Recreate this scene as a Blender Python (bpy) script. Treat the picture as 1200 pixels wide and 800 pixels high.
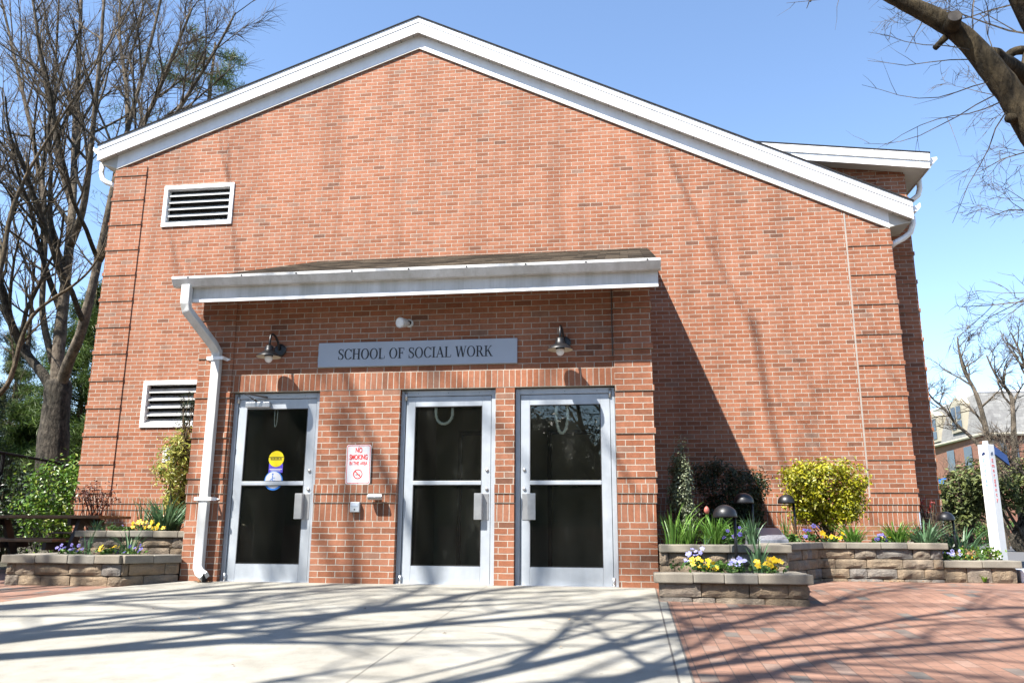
import bpy, bmesh, math, random
from mathutils import Vector, Matrix, noise
R = math.radians
# ------------------------------------------------------------------ scene, camera, light
scn = bpy.context.scene
for o in list(bpy.data.objects): bpy.data.objects.remove(o)
col = scn.collection
CAM = Vector((-0.2783, -9.0542, 0.5856))
RT = Vector((0.9903492, 0.1384913, 0.0053434)); UP = Vector((0.0259656, -0.2232750, 0.9744096)); FW = Vector((-0.1361403, 0.9648670, 0.2247163))
FPX = 959.18
cd = bpy.data.cameras.new('camera'); cam = bpy.data.objects.new('camera', cd); col.objects.link(cam)
m3 = Matrix((RT, UP, -FW)).transposed()
cam.matrix_world = Matrix.Translation(CAM) @ m3.to_4x4()
cd.sensor_width = 36; cd.lens = FPX / 1200 * 36; cd.clip_end = 2000; cd.clip_start = .05
scn.camera = cam
SUN = Vector((.86, 1.0, -1.8)).normalized()          # direction the light travels
EL = math.asin(-SUN.z); AZ = math.atan2(-SUN.x, -SUN.y)
w = bpy.data.worlds.new('World'); scn.world = w; w.use_nodes = True
nt = w.node_tree; bg = nt.nodes['Background']
sky = nt.nodes.new('ShaderNodeTexSky'); sky.sky_type = 'NISHITA'; sky.sun_disc = False
sky.sun_elevation = EL; sky.sun_rotation = AZ % (2 * math.pi)
sky.air_density = 1.0; sky.dust_density = .2; sky.ozone_density = 2.8
nt.links.new(sky.outputs[0], bg.inputs[0]); bg.inputs[1].default_value = .088
sl = bpy.data.lights.new('sun', 'SUN'); sl.energy = 5.0; sl.angle = R(.55); sl.color = (1, .955, .89)
so = bpy.data.objects.new('sun', sl); col.objects.link(so); so.rotation_euler = SUN.to_track_quat('-Z', 'Y').to_euler(); so.location = (-20, -20, 40)
scn.view_settings.view_transform = 'Standard'; scn.view_settings.look = 'None'; scn.view_settings.gamma = 1
scn.view_settings.exposure = 1.8
scn.render.resolution_x = 1024; scn.render.resolution_y = 682

C = .0677                      # one brick course
D = 3.73                       # depth of the main wall behind the entrance wall

def at(x, y, Y):               # point of the plane Y seen at photo pixel x, y (1200x800)
    d = FW * FPX + RT * (x - 600) - UP * (y - 400)
    return CAM + d * ((Y - CAM.y) / d.y)
def gz(x, y):                  # ground height
    z = .043 * max(y, -30) if y < 0 else 0.0
    if y < 0: z -= .028 * min(max(x, 0), 1.5) * min(-y / 1.25, 1)
    return z

# ------------------------------------------------------------------ materials
def newmat(name):
    m = bpy.data.materials.new(name); m.use_nodes = True
    return m, m.node_tree, m.node_tree.nodes, m.node_tree.links, m.node_tree.nodes['Principled BSDF']
def node(ns, t, **kw):
    n = ns.new(t)
    for k, v in kw.items():
        try: setattr(n, k, v)
        except Exception: pass
    return n
def math_(ns, ln, op, a, b=None):
    n = ns.new('ShaderNodeMath'); n.operation = op
    for i, v in enumerate((a, b)):
        if v is None: continue
        if hasattr(v, 'is_linked'): ln.new(v, n.inputs[i])
        else: n.inputs[i].default_value = v
    return n.outputs[0]
def ramp(ns, ln, fac, stops, interp='LINEAR'):
    r = ns.new('ShaderNodeValToRGB'); r.color_ramp.interpolation = interp
    e = r.color_ramp.elements
    while len(e) < len(stops): e.new(.5)
    for i, (p, c) in enumerate(stops):
        e[i].position = p; e[i].color = (*c, 1) if len(c) == 3 else c
    ln.new(fac, r.inputs[0]); return r.outputs[0]
def mixc(ns, ln, fac, a, b, mode='MIX'):
    n = ns.new('ShaderNodeMix'); n.data_type = 'RGBA'; n.blend_type = mode
    for s, v in ((n.inputs[0], fac), (n.inputs[6], a), (n.inputs[7], b)):
        if hasattr(v, 'is_linked'): ln.new(v, s)
        elif isinstance(v, (int, float)): s.default_value = v
        else: s.default_value = (*v, 1)
    return n.outputs[2]
def bump(ns, ln, h, strength, dist, bs):
    b = ns.new('ShaderNodeBump'); b.inputs['Strength'].default_value = strength; b.inputs['Distance'].default_value = dist
    ln.new(h, b.inputs['Height']); ln.new(b.outputs[0], bs.inputs['Normal'])
def noi(ns, ln, vec, scale, detail=4, rough=.55):
    n = ns.new('ShaderNodeTexNoise'); n.inputs['Scale'].default_value = scale; n.inputs['Detail'].default_value = detail; n.inputs['Roughness'].default_value = rough
    if vec is not None: ln.new(vec, n.inputs['Vector'])
    return n.outputs[0]
def plain(name, c1, c2=None, rough=.6, scale=8, metal=0, bstr=.15, bdist=.004, spec=.5):
    m, t, ns, ln, bs = newmat(name)
    tc = ns.new('ShaderNodeTexCoord').outputs['Object']
    n = noi(ns, ln, tc, scale, 6)
    c2 = c2 or tuple(v * .82 for v in c1)
    ln.new(ramp(ns, ln, n, [(.3, c2), (.7, c1)]), bs.inputs['Base Color'])
    bs.inputs['Roughness'].default_value = rough; bs.inputs['Metallic'].default_value = metal; bs.inputs['Specular IOR Level'].default_value = spec
    if bstr: bump(ns, ln, noi(ns, ln, tc, scale * 5, 4), bstr, bdist, bs)
    return m
BR_STOPS = [(0, (.135, .062, .038)), (.03, (.185, .074, .039)), (.10, (.232, .084, .041)), (.35, (.256, .100, .052)), (.65, (.272, .110, .059)), (.88, (.288, .124, .071)), (.96, (.262, .115, .067)), (1, (.20, .115, .080))]
def brick(name, kind, z0=0.0, stops=BR_STOPS, mortar=(.385, .34, .282), x0=0.0):
    m, t, ns, ln, bs = newmat(name)
    tc = ns.new('ShaderNodeTexCoord').outputs['Object']
    sp = ns.new('ShaderNodeSeparateXYZ'); ln.new(tc, sp.inputs[0])
    u = math_(ns, ln, 'ADD', sp.outputs[0], sp.outputs[1]); v = math_(ns, ln, 'SUBTRACT', sp.outputs[2], z0)
    u = math_(ns, ln, 'ADD', u, 40.64 + x0)
    v = math_(ns, ln, 'ADD', v, C * 60)
    # slight wander of the joints
    wn = noi(ns, ln, tc, 9, 2); wv = math_(ns, ln, 'MULTIPLY', math_(ns, ln, 'SUBTRACT', wn, .5), .007)
    u = math_(ns, ln, 'ADD', u, wv); v = math_(ns, ln, 'ADD', v, wv)
    cb = ns.new('ShaderNodeCombineXYZ')
    bt = ns.new('ShaderNodeTexBrick'); bt.offset_frequency = 2; bt.squash = 1
    if kind == 'run': a, b, bw, rh, off = u, v, .2032, C, .5
    elif kind == 'soldier': a, b, bw, rh, off = v, u, C * 3, .0677, 0
    else: a, b, bw, rh, off = v, u, C * 1.5, .0677, 0
    ln.new(a, cb.inputs[0]); ln.new(b, cb.inputs[1]); ln.new(cb.outputs[0], bt.inputs['Vector'])
    bt.offset = off
    I = bt.inputs; I['Color1'].default_value = (0, 0, 0, 1); I['Color2'].default_value = (1, 1, 1, 1); I['Mortar'].default_value = (.5, .5, .5, 1)
    I['Scale'].default_value = 1; I['Mortar Size'].default_value = .0052; I['Mortar Smooth'].default_value = .25; I['Bias'].default_value = 0; I['Brick Width'].default_value = bw; I['Row Height'].default_value = rh
    base = ramp(ns, ln, bt.outputs['Color'], stops)
    big = noi(ns, ln, tc, .45, 3); fine = noi(ns, ln, tc, 55, 5, .7); med = noi(ns, ln, tc, 14, 4)
    base = mixc(ns, ln, .55, base, ramp(ns, ln, fine, [(.3, (.66, .66, .66)), (.7, (1.2, 1.18, 1.17))]), 'MULTIPLY')
    base = mixc(ns, ln, .5, base, ramp(ns, ln, med, [(.3, (.75, .72, .7)), (.7, (1.15, 1.15, 1.15))]), 'MULTIPLY')
    base = mixc(ns, ln, .5, base, ramp(ns, ln, big, [(.35, (.82, .82, .82)), (.65, (1.12, 1.12, 1.14))]), 'MULTIPLY')
    mo = ramp(ns, ln, noi(ns, ln, tc, 30, 5), [(.3, tuple(v * .72 for v in mortar)), (.65, mortar)])
    c = mixc(ns, ln, bt.outputs['Fac'], base, mo)
    # rain stains streaking down the wall
    st = ns.new('ShaderNodeCombineXYZ'); ln.new(math_(ns, ln, 'MULTIPLY', u, 2.2), st.inputs[0]); ln.new(math_(ns, ln, 'MULTIPLY', v, .22), st.inputs[1])
    c = mixc(ns, ln, .5, c, ramp(ns, ln, noi(ns, ln, st.outputs[0], 1, 5, .6), [(.34, (.60, .58, .57)), (.56, (1.06, 1.06, 1.06))]), 'MULTIPLY')
    ln.new(c, bs.inputs['Base Color']); bs.inputs['Roughness'].default_value = .88; bs.inputs['Specular IOR Level'].default_value = .3
    h = math_(ns, ln, 'SUBTRACT', math_(ns, ln, 'MULTIPLY', fine, .25), bt.outputs['Fac'])
    bump(ns, ln, h, .8, .005, bs)
    return m
M = {}
M['brick'] = brick('brick_running', 'run')
M['brick_low'] = brick('brick_running_base', 'run', x0=.07)
M['soldier'] = brick('brick_soldier_course', 'soldier', 10 * C)
M['arch'] = brick('brick_door_arch', 'soldier', 32 * C)
M['rowlock'] = brick('brick_rowlock_course', 'rowlock', 13 * C)
M['white'] = plain('white_painted_metal', (.80, .805, .81), (.72, .725, .73), .45, 3, bstr=.03)
M['white_old'] = plain('weathered_white_paint', (.62, .63, .63), (.43, .43, .41), .5, 2.2, bstr=.05)
M['soffit'] = plain('soffit_vinyl', (.48, .47, .44), (.42, .41, .38), .6, 4, bstr=.03)
M['alu'] = plain('brushed_aluminium', (.42, .45, .48), (.34, .37, .40), .42, 5, metal=.35, bstr=.04)
M['alu_dull'] = plain('satin_steel', (.55, .55, .54), (.42, .42, .42), .33, 9, metal=.8, bstr=.03)
M['black'] = plain('black_metal', (.009, .009, .011), (.006, .006, .007), .42, 20, bstr=.05)
M['fence'] = plain('dull_black_wire', (.012, .012, .012), rough=.85, bstr=0, spec=.1)
M['dark'] = plain('dark_recess', (.012, .012, .012), rough=.9, bstr=0)
M['rubber'] = plain('black_gasket', (.02, .02, .02), rough=.7, bstr=0)
M['sign_grey'] = plain('sign_panel_grey', (.33, .37, .43), (.30, .34, .40), .5, 3, bstr=.02)
M['ink'] = plain('black_lettering', (.012, .012, .014), rough=.5, bstr=0)
M['sign_white'] = plain('sign_white', (.60, .60, .61), (.54, .54, .55), .35, 6, bstr=.02)
M['red'] = plain('sign_red', (.62, .035, .03), rough=.4, bstr=0)
M['blue'] = plain('sticker_blue', (.03, .17, .55), rough=.35, bstr=0)
M['purple'] = plain('sticker_violet', (.10, .07, .48), rough=.35, bstr=0)
M['yellow'] = plain('sticker_yellow', (.78, .62, .01), rough=.35, bstr=0)
M['navy'] = plain('solar_panel_navy', (.02, .04, .12), rough=.2, bstr=0)
M['bulb'] = plain('frosted_lamp_glass', (.72, .73, .74), rough=.25, bstr=0)
M['lamp_inner'] = plain('lamp_shade_cream', (.55, .50, .40), (.42, .37, .28), .5, 12)
M['soil'] = plain('dark_mulch', (.075, .05, .034), (.028, .019, .013), .95, 16, bstr=1, bdist=.03)
M['interior'] = plain('interior_wall_paint', (.30, .29, .225), rough=.7, scale=2)
M['tile'] = plain('interior_floor', (.15, .14, .12), rough=.5, scale=3)
M['granite'] = plain('grey_granite', (.22, .23, .255), (.13, .14, .16), .35, 40, bstr=.05)
M['wood'] = plain('weathered_table_wood', (.24, .125, .058), (.13, .065, .03), .6, 7, bstr=.3)
M['wood_dark'] = plain('dark_table_frame', (.045, .032, .024), (.03, .022, .018), .7, 8)
M['chain'] = plain('white_chain', (.85, .85, .82), rough=.5, bstr=0)

def grime(mname, amt, sc=(6, 6, .5)):
    m = M[mname]; ns, ln = m.node_tree.nodes, m.node_tree.links; bs = ns['Principled BSDF']; src = bs.inputs['Base Color'].links[0].from_socket
    tc = ns.new('ShaderNodeTexCoord').outputs['Object']; mp = ns.new('ShaderNodeMapping'); mp.inputs['Scale'].default_value = sc; ln.new(tc, mp.inputs[0])
    c = mixc(ns, ln, amt, src, ramp(ns, ln, noi(ns, ln, mp.outputs[0], 1.0, 7, .7), [(.36, (.50, .49, .44)), (.58, (1.04, 1.04, 1.04))]), 'MULTIPLY')
    ln.new(c, bs.inputs['Base Color'])
grime('white', .12); grime('white_old', .38, (9, 9, .4)); grime('alu', .18, (5, 5, 1.2))
def stone_mat(name):
    m, t, ns, ln, bs = newmat(name)
    tc = ns.new('ShaderNodeTexCoord').outputs['Object']
    g = ns.new('ShaderNodeNewGeometry')
    c = ramp(ns, ln, g.outputs['Random Per Island'], [(0, (.20, .155, .105)), (.25, (.29, .215, .138)), (.48, (.25, .20, .14)), (.64, (.195, .185, .17)), (.84, (.32, .245, .16)), (1, (.17, .17, .172))])
    n1 = noi(ns, ln, tc, 9, 5); n2 = noi(ns, ln, tc, 70, 6, .7)
    c = mixc(ns, ln, .75, c, ramp(ns, ln, n1, [(.3, (.55, .56, .58)), (.68, (1.2, 1.15, 1.1))]), 'MULTIPLY')
    c = mixc(ns, ln, .5, c, ramp(ns, ln, n2, [(.3, (.5, .5, .5)), (.7, (1.3, 1.3, 1.3))]), 'MULTIPLY')
    ln.new(c, bs.inputs['Base Color']); bs.inputs['Roughness'].default_value = .92
    bump(ns, ln, math_(ns, ln, 'ADD', n2, n1), 1.0, .03, bs); return m
M['stone'] = stone_mat('split_face_block')
def cap_mat():
    m, t, ns, ln, bs = newmat('concrete_cap_block')
    tc = ns.new('ShaderNodeTexCoord').outputs['Object']; g = ns.new('ShaderNodeNewGeometry')
    c = ramp(ns, ln, g.outputs['Random Per Island'], [(0, (.185, .168, .135)), (.5, (.23, .20, .155)), (1, (.165, .16, .14))])
    n1 = noi(ns, ln, tc, 6, 6); n2 = noi(ns, ln, tc, 110, 4, .7)
    c = mixc(ns, ln, .7, c, ramp(ns, ln, n1, [(.3, (.6, .6, .6)), (.7, (1.15, 1.15, 1.13))]), 'MULTIPLY')
    c = mixc(ns, ln, .45, c, ramp(ns, ln, n2, [(.3, (.6, .6, .6)), (.7, (1.25, 1.25, 1.25))]), 'MULTIPLY')
    ln.new(c, bs.inputs['Base Color']); bs.inputs['Roughness'].default_value = .9
    bump(ns, ln, n2, .5, .006, bs); return m
M['cap'] = cap_mat()
def leafmat(name, stops, rough=.45, trans=.25):
    m, t, ns, ln, bs = newmat(name)
    g = ns.new('ShaderNodeNewGeometry')
    c = ramp(ns, ln, g.outputs['Random Per Island'], stops)
    ln.new(c, bs.inputs['Base Color']); bs.inputs['Roughness'].default_value = rough; bs.inputs['Specular IOR Level'].default_value = .4
    tr = ns.new('ShaderNodeBsdfTranslucent'); ln.new(c, tr.inputs[0])
    mx = ns.new('ShaderNodeMixShader'); mx.inputs[0].default_value = trans
    ln.new(bs.outputs[0], mx.inputs[1]); ln.new(tr.outputs[0], mx.inputs[2]); ln.new(mx.outputs[0], ns['Material Output'].inputs[0])
    return m
M['leaf_euonymus'] = leafmat('golden_leaves', [(0, (.17, .19, .006)), (.4, (.28, .275, .008)), (.7, (.39, .35, .015)), (.86, (.08, .115, .008)), (1, (.44, .40, .09))])
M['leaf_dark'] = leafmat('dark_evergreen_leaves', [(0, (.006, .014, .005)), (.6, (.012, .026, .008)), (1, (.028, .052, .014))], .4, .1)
M['leaf_holly'] = leafmat('grey_green_holly_leaves', [(0, (.07, .085, .045)), (.6, (.13, .15, .085)), (1, (.22, .24, .15))], .35, .1)
M['leaf_bright'] = leafmat('bright_laurel_leaves', [(0, (.03, .08, .008)), (.5, (.07, .145, .012)), (.85, (.13, .21, .02)), (1, (.24, .27, .045))], .35)
M['leaf_mid'] = leafmat('mid_green_leaves', [(0, (.03, .075, .014)), (.6, (.055, .12, .02)), (1, (.10, .17, .035))], .5)
M['leaf_pieris'] = leafmat('yellow_green_leaves', [(0, (.15, .19, .03)), (.4, (.32, .33, .06)), (.75, (.46, .42, .12)), (1, (.10, .16, .03))], .4)
M['leaf_blade'] = leafmat('fresh_blade_leaves', [(0, (.06, .15, .02)), (.6, (.11, .23, .03)), (1, (.18, .30, .06))], .45)
M['leaf_daff'] = leafmat('blue_green_strap_leaves', [(0, (.045, .105, .045)), (.6, (.08, .16, .075)), (1, (.14, .23, .12))], .45)
M['leaf_barberry'] = leafmat('dark_red_leaves', [(0, (.035, .010, .008)), (.6, (.075, .02, .014)), (1, (.12, .04, .022))], .5)
M['needle'] = leafmat('pine_needles', [(0, (.03, .062, .012)), (.5, (.062, .112, .018)), (1, (.115, .165, .032))], .5, .2)
M['needle_dark'] = leafmat('spruce_needles', [(0, (.012, .025, .014)), (.6, (.025, .045, .022)), (1, (.045, .07, .03))], .5, .1)
M['juniper'] = leafmat('juniper_sprays', [(0, (.035, .050, .014)), (.5, (.075, .095, .024)), (1, (.13, .15, .04))], .6, .15)
M['petal_yellow'] = leafmat('yellow_petals', [(0, (.55, .30, .003)), (.6, (.62, .40, .006)), (1, (.58, .46, .02))], .5)
M['petal_violet'] = leafmat('violet_petals', [(0, (.20, .19, .50)), (.6, (.30, .30, .58)), (1, (.42, .42, .62))], .5)
M['petal_purple'] = leafmat('deep_purple_petals', [(0, (.04, .035, .20)), (1, (.12, .10, .34))], .5)
M['petal_pink'] = leafmat('pink_tulip_petals', [(0, (.42, .12, .09)), (1, (.50, .18, .14))], .45)
M['petal_eye'] = plain('dark_flower_eye', (.05, .02, .03), bstr=0)
M['litter'] = leafmat('dry_fallen_leaves', [(0, (.16, .08, .035)), (.5, (.26, .15, .07)), (1, (.36, .25, .14))], .8, .1)
def barkmat(name, c1, c2, scale=10):
    m, t, ns, ln, bs = newmat(name)
    tc = ns.new('ShaderNodeTexCoord').outputs['Object']
    mp = ns.new('ShaderNodeMapping'); mp.inputs['Scale'].default_value = (1, 1, .25); ln.new(tc, mp.inputs[0])
    n = noi(ns, ln, mp.outputs[0], scale, 7, .65); b = noi(ns, ln, tc, 1.3, 4)
    c = ramp(ns, ln, n, [(.3, c2), (.68, c1)])
    c = mixc(ns, ln, .6, c, ramp(ns, ln, b, [(.35, (.6, .62, .55)), (.65, (1.2, 1.15, 1.1))]), 'MULTIPLY')
    c = mixc(ns, ln, .7, c, ramp(ns, ln, noi(ns, ln, tc, 5.5, 5, .7), [(.42, (.35, .34, .32)), (.56, (1.15, 1.13, 1.08))]), 'MULTIPLY')
    ln.new(c, bs.inputs['Base Color']); bs.inputs['Roughness'].default_value = .95; bs.inputs['Specular IOR Level'].default_value = .2
    bump(ns, ln, n, 1, .06, bs); return m
M['bark'] = barkmat('grey_bark', (.085, .074, .06), (.012, .0105, .009), 14)
M['bark_brown'] = barkmat('brown_bark', (.16, .125, .085), (.045, .034, .024), 16)
M['bark_pale'] = barkmat('pale_twig_bark', (.145, .12, .095), (.07, .058, .046))
M['bark_rough'] = barkmat('mottled_bark', (.085, .066, .040), (.006, .005, .004), 13)
M['cutwood'] = plain('sawn_branch_end', (.055, .048, .042), (.03, .026, .023), .9, 12, bstr=.4)

def paver_mat():
    m, t, ns, ln, bs = newmat('brick_pavers')
    tc = ns.new('ShaderNodeTexCoord').outputs['Object']
    mp = ns.new('ShaderNodeMapping'); mp.inputs['Rotation'].default_value = (0, 0, R(90)); mp.inputs['Location'].default_value = (60.04, 60.02, 0); ln.new(tc, mp.inputs[0])
    wn = ns.new('ShaderNodeTexNoise'); wn.inputs['Scale'].default_value = 3; ln.new(tc, wn.inputs['Vector'])
    vm = ns.new('ShaderNodeVectorMath'); vm.operation = 'MULTIPLY_ADD'; ln.new(wn.outputs['Color'], vm.inputs[0]); vm.inputs[1].default_value = (.012, .012, 0); ln.new(mp.outputs[0], vm.inputs[2])
    bt = ns.new('ShaderNodeTexBrick'); ln.new(vm.outputs[0], bt.inputs['Vector'])
    I = bt.inputs; I['Color1'].default_value = (0, 0, 0, 1); I['Color2'].default_value = (1, 1, 1, 1); I['Mortar'].default_value = (.5,) * 3 + (1,)
    I['Scale'].default_value = 1; I['Mortar Size'].default_value = .0035; I['Mortar Smooth'].default_value = .3; I['Brick Width'].default_value = .2; I['Row Height'].default_value = .1; bt.offset = .5
    c = ramp(ns, ln, bt.outputs['Color'], [(0, (.095, .084, .072)), (.035, (.12, .092, .074)), (.06, (.165, .086, .056)), (.4, (.180, .094, .061)), (.7, (.195, .104, .069)), (.93, (.21, .12, .084)), (1, (.17, .118, .09))])
    n1 = noi(ns, ln, tc, 1.1, 5); n2 = noi(ns, ln, tc, 45, 6, .7)
    c = mixc(ns, ln, .6, c, ramp(ns, ln, n1, [(.35, (.78, .76, .74)), (.65, (1.12, 1.12, 1.12))]), 'MULTIPLY')
    c = mixc(ns, ln, .5, c, ramp(ns, ln, n2, [(.3, (.66, .66, .66)), (.7, (1.2, 1.2, 1.2))]), 'MULTIPLY')
    c = mixc(ns, ln, bt.outputs['Fac'], c, (.085, .055, .040))
    ln.new(c, bs.inputs['Base Color']); bs.inputs['Roughness'].default_value = .85
    bump(ns, ln, math_(ns, ln, 'SUBTRACT', math_(ns, ln, 'MULTIPLY', n2, .3), bt.outputs['Fac']), .6, .005, bs); return m
M['paver'] = paver_mat()
def conc_mat():
    m, t, ns, ln, bs = newmat('broom_finished_concrete')
    tc = ns.new('ShaderNodeTexCoord').outputs['Object']
    n1 = noi(ns, ln, tc, .9, 6, .6); n2 = noi(ns, ln, tc, 160, 4, .7); n3 = noi(ns, ln, tc, 5, 6, .65)
    c = ramp(ns, ln, n1, [(.3, (.178, .168, .140)), (.5, (.222, .211, .180)), (.7, (.252, .243, .213))])
    c = mixc(ns, ln, .5, c, ramp(ns, ln, n3, [(.34, (.68, .66, .61)), (.56, (1.07, 1.07, 1.06))]), 'MULTIPLY')
    c = mixc(ns, ln, .45, c, ramp(ns, ln, n2, [(.3, (.68, .68, .68)), (.7, (1.2, 1.2, 1.2))]), 'MULTIPLY')
    vo = ns.new('ShaderNodeTexVoronoi'); vo.inputs['Scale'].default_value = 2.3; ln.new(tc, vo.inputs['Vector'])
    c = mixc(ns, ln, math_(ns, ln, 'LESS_THAN', vo.outputs['Distance'], .028), c, (.14, .125, .105))
    ln.new(c, bs.inputs['Base Color']); bs.inputs['Roughness'].default_value = .88
    bump(ns, ln, n2, .35, .003, bs); return m
M['concrete'] = conc_mat()
M['joint'] = plain('joint_filler', (.09, .082, .07), rough=.9, scale=30)
M['joint_faint'] = plain('shallow_saw_joint', (.16, .148, .122), (.11, .10, .085), rough=.9, scale=14)
M['asphalt'] = plain('grey_asphalt', (.085, .085, .087), (.065, .065, .067), .9, 30, bstr=.3)
M['asphalt_dark'] = plain('dark_asphalt', (.05, .05, .052), (.04, .04, .042), .9, 30, bstr=.3)
M['turf'] = plain('lawn_turf', (.115, .19, .03), (.06, .115, .02), .9, 3, bstr=.6, bdist=.03)
M['earth'] = plain('leafy_earth', (.09, .075, .045), (.05, .05, .028), .95, 2.5, bstr=.6, bdist=.03)
def shingle(name, c1, c2, c3, w_=.3, h_=.14, axis='y'):
    m, t, ns, ln, bs = newmat(name)
    tc = ns.new('ShaderNodeTexCoord').outputs['Object']; sp = ns.new('ShaderNodeSeparateXYZ'); ln.new(tc, sp.inputs[0])
    cb = ns.new('ShaderNodeCombineXYZ'); ln.new(math_(ns, ln, 'ADD', sp.outputs[0], 50), cb.inputs[0]); ln.new(math_(ns, ln, 'ADD', sp.outputs[2 if axis == 'z' else 1], 50), cb.inputs[1])
    bt = ns.new('ShaderNodeTexBrick'); ln.new(cb.outputs[0], bt.inputs['Vector']); bt.offset = .37
    I = bt.inputs; I['Color1'].default_value = (0, 0, 0, 1); I['Color2'].default_value = (1, 1, 1, 1); I['Mortar'].default_value = (0, 0, 0, 1); I['Scale'].default_value = 1; I['Mortar Size'].default_value = .004; I['Brick Width'].default_value = w_; I['Row Height'].default_value = h_
    c = ramp(ns, ln, bt.outputs['Color'], [(0, c1), (.5, c2), (1, c3)])
    c = mixc(ns, ln, .5, c, ramp(ns, ln, noi(ns, ln, tc, 4, 6), [(.3, (.6, .6, .6)), (.7, (1.2, 1.2, 1.2))]), 'MULTIPLY')
    ln.new(c, bs.inputs['Base Color']); bs.inputs['Roughness'].default_value = 1; bs.inputs['Specular IOR Level'].default_value = .05
    bump(ns, ln, bt.outputs['Color'], .8, .012, bs); return m
M['shingle'] = shingle('weathered_shingles', (.012, .010, .008), (.028, .023, .017), (.065, .052, .038))
M['shingle_pale'] = shingle('pale_grey_shingles', (.15, .148, .145), (.18, .178, .172), (.21, .208, .20), .4, .22, 'z')
M['roof_dark'] = plain('roof_edge_shingle', (.03, .03, .032), rough=1, scale=30, spec=.05)
M['cream'] = plain('cream_siding', (.34, .31, .23), (.29, .26, .2), .6, 2)
M['far_brick'] = plain('far_brick_wall', (.20, .095, .062), (.15, .068, .044), .9, 6)
def glass_mat(name='door_glass', tint=(.86, .88, .82)):
    m, t, ns, ln, bs = newmat(name); ns.remove(bs)
    fr = ns.new('ShaderNodeFresnel'); fr.inputs[0].default_value = 1.5
    tr = ns.new('ShaderNodeBsdfTransparent'); tr.inputs[0].default_value = (*tint, 1)
    gl = ns.new('ShaderNodeBsdfGlossy'); gl.inputs['Roughness'].default_value = .0; gl.inputs[0].default_value = (1, 1, 1, 1)
    mx = ns.new('ShaderNodeMixShader'); ln.new(fr.outputs[0], mx.inputs[0]); ln.new(tr.outputs[0], mx.inputs[1]); ln.new(gl.outputs[0], mx.inputs[2])
    df = ns.new('ShaderNodeBsdfDiffuse'); df.inputs[0].default_value = (.6, .6, .52, 1)  # pale diffuse dust film added to lift the black panes to grey
    tc = ns.new('ShaderNodeTexCoord').outputs['Object']; mp = ns.new('ShaderNodeMapping'); mp.inputs['Scale'].default_value = (1, 1, .45); ln.new(tc, mp.inputs[0])
    du = ramp(ns, ln, noi(ns, ln, mp.outputs[0], 4, 7, .65), [(.35, (.003,) * 3), (.6, (.008,) * 3), (.76, (.03,) * 3)])
    m2 = ns.new('ShaderNodeMixShader'); ln.new(du, m2.inputs[0]); ln.new(mx.outputs[0], m2.inputs[1]); ln.new(df.outputs[0], m2.inputs[2])
    ln.new(m2.outputs[0], ns['Material Output'].inputs[0]); return m
M['glass'] = glass_mat()
M['glass_far'] = plain('far_window_glass', (.05, .065, .09), rough=.1, bstr=0)

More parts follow.
